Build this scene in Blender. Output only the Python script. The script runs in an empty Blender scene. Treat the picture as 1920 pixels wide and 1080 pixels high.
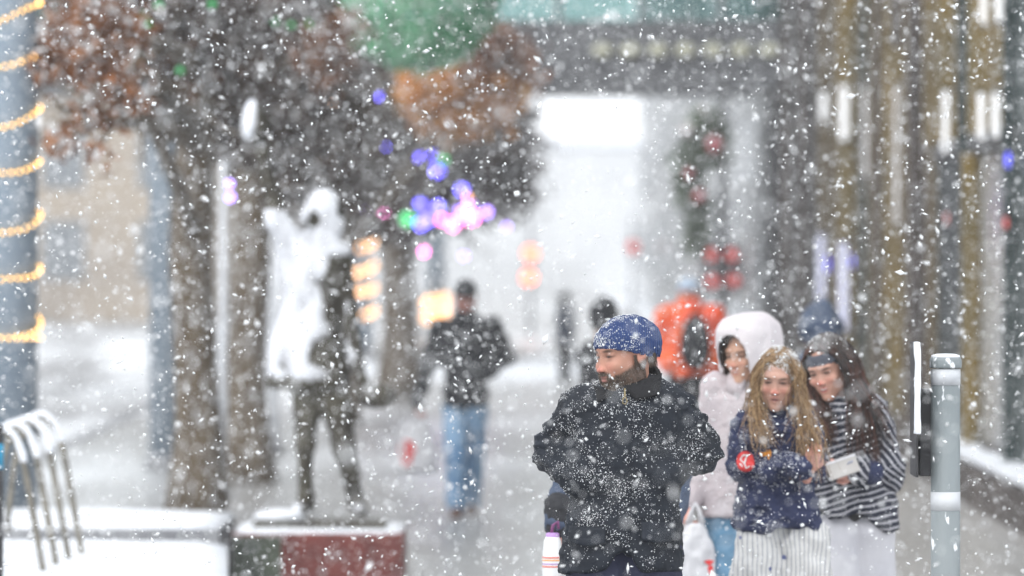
import bpy, math, random
import numpy as np
from mathutils import Vector, Matrix

SC = bpy.context.scene
COL = SC.collection
rng = np.random.default_rng(7)
random.seed(7)

# ------------------------------------------------------------------ camera
H = 2.0                      # camera height, metres
FPX = 200.0 / 36.0 * 1920.0  # focal length in photograph pixels
VX, VY = 960.0, 470.0        # where the street runs to
cam_d = bpy.data.cameras.new("camera")
cam = bpy.data.objects.new("camera", cam_d)
COL.objects.link(cam)
cam.location = (0, 0, H)
cam.rotation_euler = (math.radians(90) - math.atan(70 / FPX), 0, 0)
cam_d.lens = 200
cam_d.sensor_width = 36
cam_d.clip_start = 0.5
cam_d.clip_end = 3000
cam_d.dof.use_dof = True
cam_d.dof.focus_distance = 19.3
cam_d.dof.aperture_fstop = 2.8
SC.camera = cam

# ------------------------------------------------------------------ sky and light
W = bpy.data.worlds.new("World")
SC.world = W
W.use_nodes = True
nt = W.node_tree
bg = nt.nodes["Background"]
sky = nt.nodes.new("ShaderNodeTexSky")
sky.sky_type = 'NISHITA'
sky.sun_disc = False
sky.sun_elevation = math.radians(48)
sky.sun_rotation = math.radians(215)
sky.dust_density = 6
sky.air_density = 1.0
hs = nt.nodes.new("ShaderNodeHueSaturation")
hs.inputs['Saturation'].default_value = 0.12
mx = nt.nodes.new("ShaderNodeMix")
mx.data_type = 'RGBA'
mx.inputs[0].default_value = 0.8
mx.inputs[7].default_value = (12.5, 12.9, 13.4, 1)     # the even overcast
nt.links.new(sky.outputs[0], hs.inputs['Color'])
nt.links.new(hs.outputs[0], mx.inputs[6])
nt.links.new(mx.outputs[2], bg.inputs[0])
bg.inputs[1].default_value = 0.12
sun_d = bpy.data.lights.new("sun", 'SUN')
sun_d.energy = 0.6
sun_d.angle = math.radians(25)
sun_d.color = (1, 0.97, 0.93)
sun = bpy.data.objects.new("sun", sun_d)
COL.objects.link(sun)
sun.rotation_euler = (math.radians(42), 0, math.radians(-35))
SC.view_settings.view_transform = 'Standard'
SC.view_settings.look = 'None'
SC.view_settings.gamma = 1
SC.view_settings.use_curve_mapping = False
SC.view_settings.exposure = 0.38
SC.cycles.max_bounces = 6
SC.cycles.diffuse_bounces = 3
SC.cycles.glossy_bounces = 3
SC.cycles.transmission_bounces = 3
SC.cycles.volume_bounces = 1
SC.cycles.use_denoising = True
SC.cycles.sample_clamp_indirect = 6

# ------------------------------------------------------------------ helpers
def P(x, y, d):
    """a point d metres down the street on the sight line of photograph pixel x, y"""
    return np.array([(x - VX) / FPX * d, d, H - (y - VY) / FPX * d])
def PX(x, d): return (x - VX) / FPX * d
def PZ(y, d): return H - (y - VY) / FPX * d
def D(x, X): return FPX * X / (x - VX)

def tag(o, label=None, cat=None, group=None, kind=None):
    if label: o['label'] = label
    if cat: o['category'] = cat
    if group: o['group'] = group
    if kind: o['kind'] = kind
    return o
def empty(name, loc=(0, 0, 0), rz=0.0):
    o = bpy.data.objects.new(name, None)
    o.location = [float(a) for a in loc]; o.rotation_euler = (0, 0, rz)
    o.empty_display_size = 0.2
    COL.objects.link(o)
    return o

MATS = {}
def M(name, col, rough=0.8, col2=None, scale=6.0, amount=1.0, bump=0.0, bscale=60.0, metal=0.0, attr=False,
      emit=None, estr=0.0, stretch=(1, 1, 1), trans=0.0, spec=0.5, lo=0.35, hi=0.65, snow=0.0, snow_scale=40.0):
    if name in MATS: return MATS[name]
    m = bpy.data.materials.new(name); m.use_nodes = True
    t = m.node_tree; b = t.nodes['Principled BSDF']; N = t.nodes.new; L = t.links.new
    b.inputs['Roughness'].default_value = rough
    b.inputs['Metallic'].default_value = metal
    b.inputs['Specular IOR Level'].default_value = spec
    tc = N("ShaderNodeTexCoord"); mp = N("ShaderNodeMapping"); mp.inputs['Scale'].default_value = stretch
    L(tc.outputs['Object'], mp.inputs[0])
    src = None
    if attr:
        a = N("ShaderNodeAttribute"); a.attribute_name = 'Col'; src = a.outputs['Color']
    if col2 is not None:
        nz = N("ShaderNodeTexNoise"); nz.inputs['Scale'].default_value = scale; nz.inputs['Detail'].default_value = 6
        L(mp.outputs[0], nz.inputs['Vector'])
        r = N("ShaderNodeMapRange"); r.inputs[1].default_value = lo; r.inputs[2].default_value = hi
        r.inputs[4].default_value = amount
        L(nz.outputs[0], r.inputs[0])
        x = N("ShaderNodeMix"); x.data_type = 'RGBA'
        L(r.outputs[0], x.inputs[0])
        if src is None: x.inputs[6].default_value = (*col, 1)
        else: L(src, x.inputs[6])
        x.inputs[7].default_value = (*col2, 1); src = x.outputs[2]
    if snow > 0:
        nz = N("ShaderNodeTexNoise"); nz.inputs['Scale'].default_value = snow_scale; nz.inputs['Detail'].default_value = 5
        L(mp.outputs[0], nz.inputs['Vector'])
        r = N("ShaderNodeMapRange"); r.inputs[1].default_value = 1 - snow; r.inputs[2].default_value = 1 - snow + 0.04
        L(nz.outputs[0], r.inputs[0])
        x = N("ShaderNodeMix"); x.data_type = 'RGBA'; L(r.outputs[0], x.inputs[0])
        if src is None: x.inputs[6].default_value = (*col, 1)
        else: L(src, x.inputs[6])
        x.inputs[7].default_value = (0.8, 0.82, 0.85, 1); src = x.outputs[2]
    if src is None: b.inputs['Base Color'].default_value = (*col, 1)
    else: L(src, b.inputs['Base Color'])
    if bump > 0:
        nz = N("ShaderNodeTexNoise"); nz.inputs['Scale'].default_value = bscale; nz.inputs['Detail'].default_value = 5
        L(mp.outputs[0], nz.inputs['Vector'])
        bp = N("ShaderNodeBump"); bp.inputs['Strength'].default_value = bump; bp.inputs['Distance'].default_value = 0.02
        L(nz.outputs[0], bp.inputs['Height']); L(bp.outputs[0], b.inputs['Normal'])
    if emit is not None:
        b.inputs['Emission Color'].default_value = (*emit, 1); b.inputs['Emission Strength'].default_value = estr
    if trans > 0:
        tl = N("ShaderNodeBsdfTranslucent"); ms = N("ShaderNodeMixShader"); ms.inputs[0].default_value = trans
        if src is None: tl.inputs[0].default_value = (*col, 1)
        else: L(src, tl.inputs[0])
        L(b.outputs[0], ms.inputs[1]); L(tl.outputs[0], ms.inputs[2]); L(ms.outputs[0], t.nodes['Material Output'].inputs[0])
    MATS[name] = m
    return m

def mesh_obj(name, V, F, mat=None, parent=None, smooth=True, col=None, matidx=None):
    """V (n,3); F (m,3) or (m,4) array or a list of tuples"""
    me = bpy.data.meshes.new(name)
    V = np.ascontiguousarray(V, dtype=np.float32)
    if isinstance(F, np.ndarray) and len(F):
        k = F.shape[1]; m = len(F)
        me.vertices.add(len(V)); me.vertices.foreach_set('co', V.ravel())
        me.loops.add(m * k); me.loops.foreach_set('vertex_index', np.ascontiguousarray(F, dtype=np.int32).ravel())
        me.polygons.add(m)
        me.polygons.foreach_set('loop_start', np.arange(0, m * k, k, dtype=np.int32))
        me.update(calc_edges=True)
        me.validate()
    else:
        me.from_pydata([tuple(map(float, v)) for v in V], [], [tuple(f) for f in F]); me.update()
    if smooth: me.polygons.foreach_set('use_smooth', np.ones(len(me.polygons), dtype=bool))
    if col is not None:
        ca = me.color_attributes.new('Col', 'FLOAT_COLOR', 'POINT')
        c = np.ones((len(V), 4), dtype=np.float32); c[:, :3] = col
        ca.data.foreach_set('color', c.ravel())
    if mat is not None:
        for m_ in (mat if isinstance(mat, (list, tuple)) else [mat]): me.materials.append(m_)
    if matidx is not None: me.polygons.foreach_set('material_index', matidx)
    o = bpy.data.objects.new(name, me)
    COL.objects.link(o)
    if parent is not None: o.parent = parent
    return o

class MB:
    """collects shapes, then links them as ONE mesh; org is taken off, for children of a root that stands at org"""
    def __init__(s, org=(0, 0, 0)): s.v = []; s.f = []; s.o = np.array(org, float); s.c = []
    def add(s, V, F, c=None):
        b = len(s.v); s.v.extend([np.asarray(v, float) - s.o for v in V]); s.f.extend([tuple(i + b for i in f) for f in F])
        s.c.extend([c if c is not None else (1, 1, 1)] * len(V))
    def box(s, x0, x1, y0, y1, z0, z1, c=None, bev=0.0):
        V = [(x, y, z) for x in (x0, x1) for y in (y0, y1) for z in (z0, z1)]
        s.add(V, [(0, 1, 3, 2), (4, 6, 7, 5), (0, 4, 5, 1), (2, 3, 7, 6), (0, 2, 6, 4), (1, 5, 7, 3)], c)
    def tube(s, pts, rad, n=10, c=None, caps=True):
        pts = [np.asarray(p, float) for p in pts]; m = len(pts)
        rr = rad if hasattr(rad, '__len__') else [rad] * m
        V = []; prev = None
        for i, p in enumerate(pts):
            t = pts[min(i + 1, m - 1)] - pts[max(i - 1, 0)]; t = t / (np.linalg.norm(t) + 1e-9)
            if prev is None:
                a = np.array([0, 0, 1.0]) if abs(t[2]) < .9 else np.array([1.0, 0, 0]); u = np.cross(t, a)
            else: u = prev - t * np.dot(prev, t)
            u /= np.linalg.norm(u) + 1e-9; prev = u; w = np.cross(t, u)
            for k in range(n):
                a = 2 * math.pi * k / n; V.append(p + rr[i] * (math.cos(a) * u + math.sin(a) * w))
        F = [(i * n + k, i * n + (k + 1) % n, (i + 1) * n + (k + 1) % n, (i + 1) * n + k) for i in range(m - 1) for k in range(n)]
        if caps: F += [tuple(range(n))[::-1], tuple((m - 1) * n + k for k in range(n))]
        s.add(V, F, c)
    def lathe(s, cx, cy, prof, n=32, c=None):
        V = []; m = len(prof)
        for (r, z) in prof:
            for k in range(n):
                a = 2 * math.pi * k / n; V.append((cx + r * math.cos(a), cy + r * math.sin(a), z))
        F = [(i * n + k, i * n + (k + 1) % n, (i + 1) * n + (k + 1) % n, (i + 1) * n + k) for i in range(m - 1) for k in range(n)]
        F += [tuple(range(n))[::-1], tuple((m - 1) * n + k for k in range(n))]
        s.add(V, F, c)
    def ball(s, p, r, n=10, c=None):
        p = np.asarray(p, float); rr = r if hasattr(r, '__len__') else (r, r, r)
        V = [p + np.array([0, 0, rr[2]])]; m = max(4, n // 2)
        for i in range(1, m):
            th = math.pi * i / m
            for k in range(n):
                a = 2 * math.pi * k / n
                V.append(p + np.array([rr[0] * math.sin(th) * math.cos(a), rr[1] * math.sin(th) * math.sin(a), rr[2] * math.cos(th)]))
        V.append(p - np.array([0, 0, rr[2]])); L = len(V) - 1
        F = [(0, 1 + k, 1 + (k + 1) % n) for k in range(n)]
        F += [(1 + i * n + k, 1 + (i + 1) * n + k, 1 + (i + 1) * n + (k + 1) % n, 1 + i * n + (k + 1) % n) for i in range(m - 2) for k in range(n)]
        F += [(L, 1 + (m - 2) * n + (k + 1) % n, 1 + (m - 2) * n + k) for k in range(n)]
        s.add(V, F, c)
    def build(s, name, mat, parent=None, smooth=False, bevel=0.0, attr=False):
        o = mesh_obj(name, np.array(s.v), s.f, mat, parent, smooth, col=np.array(s.c) if attr else None)
        if bevel > 0:
            b = o.modifiers.new('bevel', 'BEVEL'); b.width = bevel; b.segments = 2; b.limit_method = 'ANGLE'
        return o

# numpy value noise
def _h(i, j, k, seed):
    n = (i * 374761393 + j * 668265263 + k * 2147483647 + seed * 974634777) & 0xffffffff
    n = ((n ^ (n >> 13)) * 1274126177) & 0xffffffff
    return ((n ^ (n >> 16)) & 0xffff).astype(np.float32) / 65535.0
def noise3(x, y, z, seed=0):
    xi = np.floor(x).astype(np.int64); yi = np.floor(y).astype(np.int64); zi = np.floor(z).astype(np.int64)
    fx = x - xi; fy = y - yi; fz = z - zi
    fx = fx * fx * (3 - 2 * fx); fy = fy * fy * (3 - 2 * fy); fz = fz * fz * (3 - 2 * fz)
    r = 0
    for a in (0, 1):
        for b in (0, 1):
            for c in (0, 1):
                r = r + _h(xi + a, yi + b, zi + c, seed) * (fx if a else 1 - fx) * (fy if b else 1 - fy) * (fz if c else 1 - fz)
    return r * 2 - 1
def fbm(x, y, z, seed=0, oct=3):
    r = 0; a = 1
    for o in range(oct): r = r + a * noise3(x * 2 ** o, y * 2 ** o, z * 2 ** o, seed + o); a *= .5
    return r

# signed distance shapes, all on (x, y, z) arrays
def smin(a, b, k):
    h = np.clip(0.5 + 0.5 * (b - a) / k, 0, 1); return b + (a - b) * h - k * h * (1 - h)
def smax(a, b, k): return -smin(-a, -b, k)
def cone(p, a, b, ra, rb, sy=1.0):
    x, y, z = p; ax, ay, az = a; bx, by, bz = b
    dx, dy, dz = bx - ax, by - ay, bz - az; L = dx * dx + dy * dy + dz * dz + 1e-9
    t = np.clip(((x - ax) * dx + (y - ay) * dy + (z - az) * dz) / L, 0, 1)
    qx = x - ax - t * dx; qy = (y - ay - t * dy) / sy; qz = z - az - t * dz
    return np.sqrt(qx * qx + qy * qy + qz * qz) - (ra + (rb - ra) * t)
def ell(p, c, r):
    x, y, z = p
    q = np.sqrt(((x - c[0]) / r[0]) ** 2 + ((y - c[1]) / r[1]) ** 2 + ((z - c[2]) / r[2]) ** 2)
    return (q - 1) * min(r)
def loft(p, rows, k=2.0):
    """rows of (z, cx, cy, rx, ry), rising"""
    x, y, z = p; R = np.array(rows, float)
    f = [np.interp(z, R[:, 0], R[:, i]) for i in range(1, 5)]
    q = ((np.abs(x - f[0]) / f[2]) ** k + (np.abs(y - f[1]) / f[3]) ** k) ** (1 / k)
    d = (q - 1) * np.minimum(f[2], f[3])
    return np.maximum(d, np.maximum(R[0, 0] - z, z - R[-1, 0]))

def surfnet(f, lo, hi, h):
    ax = [np.arange(lo[i], hi[i] + h, h, dtype=np.float32) for i in range(3)]
    X, Y, Z = np.meshgrid(*ax, indexing='ij')
    V = f((X, Y, Z)).astype(np.float32)
    V[0], V[-1] = 1, 1; V[:, 0], V[:, -1] = 1, 1; V[:, :, 0], V[:, :, -1] = 1, 1
    S = V < 0
    c = [S[i:S.shape[0] - 1 + i, j:S.shape[1] - 1 + j, k:S.shape[2] - 1 + k] for i in (0, 1) for j in (0, 1) for k in (0, 1)]
    an = c[0].copy(); al = c[0].copy()
    for q in c[1:]: an |= q; al &= q
    mixed = an & ~al
    idx = np.argwhere(mixed); n = len(idx)
    vid = np.full(mixed.shape, -1, dtype=np.int64); vid[mixed] = np.arange(n)
    offs = np.array([(i, j, k) for i in (0, 1) for j in (0, 1) for k in (0, 1)])
    cv = np.stack([V[idx[:, 0] + o[0], idx[:, 1] + o[1], idx[:, 2] + o[2]] for o in offs], 1)
    acc = np.zeros((n, 3)); cnt = np.zeros(n)
    for a in range(8):
        for b in range(a + 1, 8):
            if np.abs(offs[a] - offs[b]).sum() != 1: continue
            va, vb = cv[:, a], cv[:, b]; cr = (va < 0) != (vb < 0)
            t = np.where(cr, va / np.where(cr, va - vb, 1), 0)
            pt = offs[a] + t[:, None] * (offs[b] - offs[a])
            acc += pt * cr[:, None]; cnt += cr
    verts = np.array(lo) + (idx + acc / cnt[:, None]) * h
    quads = []
    for axis in range(3):
        A = np.moveaxis(S, axis, 0); s0 = A[:-1]; s1 = A[1:]
        d = s0 != s1
        b, c_ = [(1, 2), (2, 0), (0, 1)][axis]
        dd = np.argwhere(np.moveaxis(d, 0, axis))
        fl = np.moveaxis(s0, 0, axis)[dd[:, 0], dd[:, 1], dd[:, 2]]
        ok = (dd[:, b] > 0) & (dd[:, c_] > 0); dd = dd[ok]; fl = fl[ok]
        q = []
        for (ob, oc) in ((-1, -1), (0, -1), (0, 0), (-1, 0)):
            e = dd.copy(); e[:, b] += ob; e[:, c_] += oc
            q.append(vid[e[:, 0], e[:, 1], e[:, 2]])
        q = np.stack(q, 1); q[~fl] = q[~fl][:, ::-1]
        quads.append(q)
    F = np.concatenate(quads); F = F[(F >= 0).all(1)]
    return verts, F
def vnormals(V, F):
    n = np.cross(V[F[:, 2]] - V[F[:, 0]], V[F[:, -1]] - V[F[:, 1]])
    N = np.zeros_like(V)
    for k in range(F.shape[1]):
        for a in range(3): N[:, a] += np.bincount(F[:, k], n[:, a], len(V))
    return N / (np.linalg.norm(N, axis=1, keepdims=True) + 1e-9)
def relax(V, F, it=1):
    for _ in range(it):
        A = np.zeros_like(V); c = np.zeros(len(V))
        for k in range(4):
            j = F[:, (k + 1) % 4]; i = F[:, k]
            for a in range(3):
                A[:, a] += np.bincount(i, V[j, a], len(V)) + np.bincount(j, V[i, a], len(V))
            c += np.bincount(i, minlength=len(V)) + np.bincount(j, minlength=len(V))
        V = 0.5 * V + 0.5 * A / c[:, None]
    return V
def folds(V, F, amp, sc, seed=0, ridged=True, mask=None):
    N = vnormals(V, F)
    n = fbm(V[:, 0] * sc[0] + 9, V[:, 1] * sc[1] + 3, V[:, 2] * sc[2] + 7, seed)
    if ridged: n = 0.55 - np.abs(n) * 1.6
    if mask is not None: n = n * mask(V)
    return V + N * (amp * n)[:, None]
def garment(name, f, lo, hi, h, mat, parent, fold=None, col=None, post=None):
    V, F = surfnet(f, lo, hi, h)
    V = relax(V, F, 1)
    if fold:
        for a in (fold if isinstance(fold, list) else [fold]): V = folds(V, F, *a)
    if post is not None: V = post(V)
    o = mesh_obj(name, V, F, mat, parent, True, col=col(V) if col else None)
    return o, V, F

OCT_F = np.array([(0, 2, 4), (2, 1, 4), (1, 3, 4), (3, 0, 4), (2, 0, 5), (1, 2, 5), (3, 1, 5), (0, 3, 5)])
def chips(C, size, R=None, flat=None, stretch=1.7):
    """one small irregular octahedron per centre C; size (n,)"""
    n = len(C)
    ax = rng.normal(size=(n, 3)); ax /= np.linalg.norm(ax, axis=1, keepdims=True)
    if flat is None: flat_d = rng.normal(size=(n, 3))
    else: flat_d = flat
    w = flat_d / (np.linalg.norm(flat_d, axis=1, keepdims=True) + 1e-9)
    u = np.cross(w, ax); u /= np.linalg.norm(u, axis=1, keepdims=True) + 1e-9; v = np.cross(w, u)
    a = size[:, None] * rng.uniform(.8, stretch, (n, 1)); b = size[:, None] * rng.uniform(.6, 1.1, (n, 1)); c = size[:, None] * rng.uniform(.35, .8, (n, 1))
    V = np.stack([C + u * a, C - u * a * rng.uniform(.6, 1, (n, 1)), C + v * b, C - v * b, C + w * c, C - w * c], 1).reshape(-1, 3)
    F = (OCT_F[None] + 6 * np.arange(n)[:, None, None]).reshape(-1, 3)
    return V, F
def sample_faces(V, F, n, weight):
    c = V[F].mean(1)
    nn = np.cross(V[F[:, 2]] - V[F[:, 0]], V[F[:, -1]] - V[F[:, 1]]); ar = np.linalg.norm(nn, axis=1) * .5
    nn = nn / (2 * ar[:, None] + 1e-12)
    w = ar * weight(c, nn); w = np.maximum(w, 0); cs = np.cumsum(w); cs /= cs[-1]
    i = np.searchsorted(cs, rng.random(n)); i = np.minimum(i, len(F) - 1)
    a = rng.random((n, 1)); b = rng.random((n, 1))
    q = V[F[i]]
    p = (q[:, 0] * (1 - a) + q[:, 1] * a) * (1 - b) + (q[:, -1] * (1 - a) + q[:, 2] * a) * b
    return p, nn[i]
def dust(parent, V, F, n, smin_=.0012, smax_=.004, wdir=(-.5, -.4, .6), base=.25, clump=22.0, seed=3, zr=None):
    """flakes of snow that have stuck to a cloth or a hat"""
    wd = np.array(wdir) / np.linalg.norm(wdir)
    def wt(c, nn):
        a = np.clip(nn @ wd + base, 0, 1)
        u_ = c[:, 0] * .8 + c[:, 2] * .6; v_ = c[:, 2] * .8 - c[:, 0] * .6; wv = fbm(u_ * 9 + 4, v_ * 9, c[:, 1] * 9, seed + 31) * .9
        m = np.clip(fbm(u_ * clump + wv, v_ * clump * .7 - wv, c[:, 1] * clump, seed) * 1.3 + .50, 0.14, 1) ** 1.3
        m2 = np.clip(fbm(u_ * 5 + 3.3, c[:, 1] * 5, v_ * 4 + 1.7, seed + 9) + .65, 0.12, 1)
        return a * m * m2
    p, nn = sample_faces(V, F, n, wt)
    s = smin_ + (smax_ - smin_) * rng.random(n) ** 2.5
    CV, CF = chips(p + nn * s[:, None] * .3, s, flat=nn)
    o = mesh_obj('snow_dusting', CV, CF, MATS['snow_flake'], parent, False)
    o['kind'] = 'stuff'
    return o
def snow_shell(name, V, F, mat, parent, wdir, th=.35, soft=.3, thick=.014, nsc=14.0, namp=.35, extra=None, seed=5):
    N = vnormals(V, F); wd = np.array(wdir) / np.linalg.norm(wdir)
    m = N @ wd + namp * fbm(V[:, 0] * nsc, V[:, 1] * nsc, V[:, 2] * nsc, seed)
    if extra is not None: m = m + extra(V)
    m = np.clip((m - th) / soft, 0, 1); m = m * m * (3 - 2 * m)
    V2 = V + N * (-.006 + (thick + .006) * m)[:, None]
    keep = (m[F] > 0.001).any(1); F2 = F[keep]
    used = np.unique(F2); mp = np.full(len(V), -1); mp[used] = np.arange(len(used))
    return mesh_obj(name, V2[used], mp[F2], mat, parent, True)

# ------------------------------------------------------------------ materials
M('snow', (.82, .84, .87), .9, (.74, .77, .82), 3, bump=.5, bscale=12)
M('snow_flake', (.95, .96, .97), .9, trans=.35, spec=.2)
M('ground_snow', (.62, .64, .67), .8, (.80, .82, .85), .35, stretch=(.5, .22, 1), bump=.3, bscale=3)
M('road', (.20, .20, .205), .5, (.78, .8, .82), .55, stretch=(1.4, .10, 1), lo=.42, hi=.60, bump=.3, bscale=6)
M('walk', (.25, .245, .24), .35, (.74, .76, .78), .45, stretch=(.9, .16, 1), lo=.48, hi=.70, bump=.3, bscale=8)
M('walk_wet', (.26, .245, .225), .3, (.42, .41, .40), .5, stretch=(1, .2, 1), lo=.4, hi=.6, bump=.3, bscale=8)
M('stone_grey', (.34, .345, .36), .7, (.22, .225, .24), 3, bump=.3)
M('concrete', (.40, .40, .40), .8, (.30, .30, .30), 2, bump=.2)
M('steel_blue', (.27, .33, .39), .5, (.20, .25, .30), 2.2, stretch=(1, 1, .25), metal=.1, bump=.1, snow=.30, snow_scale=9)
# ------------------------------------------------------------------ ground
def slab(name, x0, x1, y0, y1, z0, z1, mat):
    m = MB(); m.box(x0, x1, y0, y1, z0, z1)
    return tag(m.build(name, MATS[mat]), kind='structure')
g = MB(); g.add([(-600, -60, -.15), (600, -60, -.15), (600, 1200, -.15), (-600, 1200, -.15)], [(0, 1, 2, 3)])
tag(g.build('ground', MATS['ground_snow']), kind='structure')
g = MB(); g.add([(-16, -20, -.14), (-4.7, -20, -.14), (-4.7, 420, -.14), (-16, 420, -.14)], [(0, 1, 2, 3)])
g.add([(-60, 92, -.135), (-4.6, 92, -.135), (-4.6, 108, -.135), (-60, 108, -.135)], [(0, 1, 2, 3)])
tag(g.build('road', MATS['road']), kind='structure')
slab('pavement', -4.5, 3.8, -10, 88, -.2, 0, 'walk')
slab('far_pavement', -4.5, 3.8, 112, 320, -.2, 0, 'walk')
slab('opposite_pavement', -24, -16, -10, 320, -.2, 0, 'ground_snow')
g = MB(); g.add([(1.2, 5, .004), (3.8, 5, .004), (3.8, 60, .004), (1.9, 60, .004)], [(0, 1, 2, 3)])
tag(g.build('wet_path', MATS['walk_wet']), kind='structure')
kerb = empty('kerb', (-4.6, 0, 0)); kerb['kind'] = 'structure'
for i in range(36):
    m = MB((-4.6, 0, 0)); y0 = 20 + i * 1.9
    m.box(-4.68, -4.5, y0, y0 + 1.885, -.2, .012)
    m.build('kerb_stone', MATS['stone_grey'], kerb)

# the low snow topped bench wall in front of the columns
pl = empty('raised_planter', (-4, 31, 0))
tag(pl, 'low raised planter covered by smooth deep snow, in front of the tree trunks', 'planter')
m = MB((-4, 31, 0)); k_ = -.0503
m.add([(-8, 26, 0), (k_ * 26, 26, 0), (k_ * 32, 32, 0), (-8, 32, 0), (-8, 26, .33), (k_ * 26, 26, .33), (k_ * 32, 32, .33), (-8, 32, .33)], [(3, 2, 1, 0), (4, 5, 6, 7), (0, 1, 5, 4), (1, 2, 6, 5), (2, 3, 7, 6), (3, 0, 4, 7)]); m.build('wall', MATS['stone_grey'], pl)
def sheet(x0, x1, y0, y1, z, mat, name, parent, org, amp=.015, n=40, edge=.05, skew=None):
    V = []; F = []
    for j in range(n + 1):
        for i in range(n + 1):
            u, v = i / n, j / n; e = min(u, 1 - u, v, 1 - v) * 12
            y = y0 + (y1 - y0) * v; xe = x1 if skew is None else skew * y; x = x0 + (xe - x0) * u
            zz = z - edge * (1 - min(1, e)) ** 2 + amp * float(fbm(np.array([x * 1.7]), np.array([y * 1.7]), np.array([0.]), 4)[0])
            V.append((x - org[0], y - org[1], zz - org[2]))
    for j in range(n):
        for i in range(n):
            a = j * (n + 1) + i; F.append((a, a + 1, a + n + 2, a + n + 1))
    per = [i for i in range(n + 1)] + [(j) * (n + 1) + n for j in range(1, n + 1)] + [n * (n + 1) + i for i in range(n - 1, -1, -1)] + [j * (n + 1) for j in range(n - 1, 0, -1)]
    base = [(V[i][0], V[i][1], z - edge - .05 - org[2]) for i in per]
    b2 = len(V); V += base
    for k in range(len(per)): F.append((per[k], b2 + k, b2 + (k + 1) % len(per), per[(k + 1) % len(per)]))
    return mesh_obj(name, np.array(V), F, MATS[mat], parent, True)
sheet(-8.02, -1.70, 25.98, 32.02, .40, 'snow', 'snow_cover', pl, (-4, 31, 0), skew=-.050)
bw = empty('bench_wall', (-4, 33.6, 0))
tag(bw, 'long low grey stone bench wall with snow on top behind the planter', 'wall')
m = MB((-4, 33.6, 0)); m.box(-8, -1.69, 32.8, 34.6, 0, .395); m.build('wall', MATS['stone_grey'], bw, bevel=.01)
sheet(-8, -1.69, 32.83, 34.6, .435, 'snow', 'snow_cover', bw, (-4, 33.6, 0), edge=.03)
kb = empty('tree_pit_kerb', (-3, 41.5, 0))
tag(kb, 'low granite edging dusted with snow at the foot of the thickest trunk', 'kerb')
for i in range(5):
    m = MB((-3, 41.5, 0)); m.box(-5.4 + i * .8, -4.62 + i * .8, 41.2, 41.5, 0, .1); m.build('edging_stone', MATS['concrete'], kb, bevel=.01)

# ------------------------------------------------------------------ storefront on the right
M('gold', (.30, .20, .045), .45, (.17, .13, .05), 5, metal=.35, stretch=(1, 1, .3), bump=.1)
M('gold_dull', (.15, .105, .04), .5, (.17, .13, .08), 5, metal=.3, stretch=(1, 1, .3))
M('teal_metal', (.012, .028, .028), .5, (.06, .08, .08), 3)
M('brown_stone', (.085, .062, .05), .6, (.04, .03, .026), 3, stretch=(1, 1, .4), bump=.2)
M('dark_stone', (.055, .055, .06), .6, (.10, .095, .09), 2, bump=.2)
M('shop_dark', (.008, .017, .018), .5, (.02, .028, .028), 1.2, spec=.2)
M('mirror_glass', (.03, .04, .045), .1, (.07, .08, .08), .8, spec=.35)
M('teal_glass', (.14, .22, .22), .08, (.22, .3, .3), .6, spec=1.0)
M('grey_render', (.50, .51, .52), .8, (.42, .43, .44), .6, bump=.1)
M('beige_stone', (.50, .42, .33), .8, (.42, .36, .30), .4)
M('hazed_render', (.60, .61, .62), .8, (.70, .71, .72), .3)  # veil of snow haze on the far building, put into its colour
M('window_far', (.24, .26, .28), .25, spec=.6)
M('red_lamp', (.5, .05, .03), .5, emit=(1, .16, .16), estr=.5)
M('orange_red_lamp', (.5, .1, .05), .5, emit=(1, .2, .1), estr=4)
M('blue_lamp', (.05, .05, .5), .5, emit=(.14, .14, 1), estr=1.6)
M('warm_bulb', (.8, .5, .2), .5, emit=(1, .56, .16), estr=4)
M('warm_bulb_soft', (.8, .5, .2), .5, emit=(1, .50, .22), estr=2.6)
M('black_metal', (.02, .02, .022), .5, (.05, .05, .055), 6)
X0 = 3.8
st = empty('storefront_building', (X0, 60, 0))
tag(st, 'long dark building with gold fins and tall glass panes beside the pavement', 'building')
O = (X0, 60, 0)
def seg(name, pa, pb, z0, z1, mat, X=X0, th=.3, parent=st):
    m = MB(O); m.box(X, X + th, D(pb, X), D(pa, X), z0, z1); return m.build(name, MATS[mat], parent)
def post(name, px, z0, z1, mat, pro=.08, th=.1, parent=st):
    y = D(px, X0); m = MB(O); m.box(X0 - pro, X0 + .05, y - th / 2, y + th / 2, z0, z1); return m.build(name, MATS[mat], parent, bevel=.006)
m = MB(O); m.box(X0 + .3, X0 + 18, 30, 84.5, 0, 14); m.build('inner_wall', MATS['dark_stone'], st)
# ledge
for i in range(9):
    y0 = 30 + i * 2.4
    m = MB(O); m.box(X0 - .22, X0 + .1, y0, y0 + 2.38, 0, .36); m.build('ledge_block', MATS['brown_stone'], st, bevel=.01)
sheet(X0 - .22, X0 + .02, 30, 51.5, .41, 'snow', 'ledge_snow', st, O, edge=.03)
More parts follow.
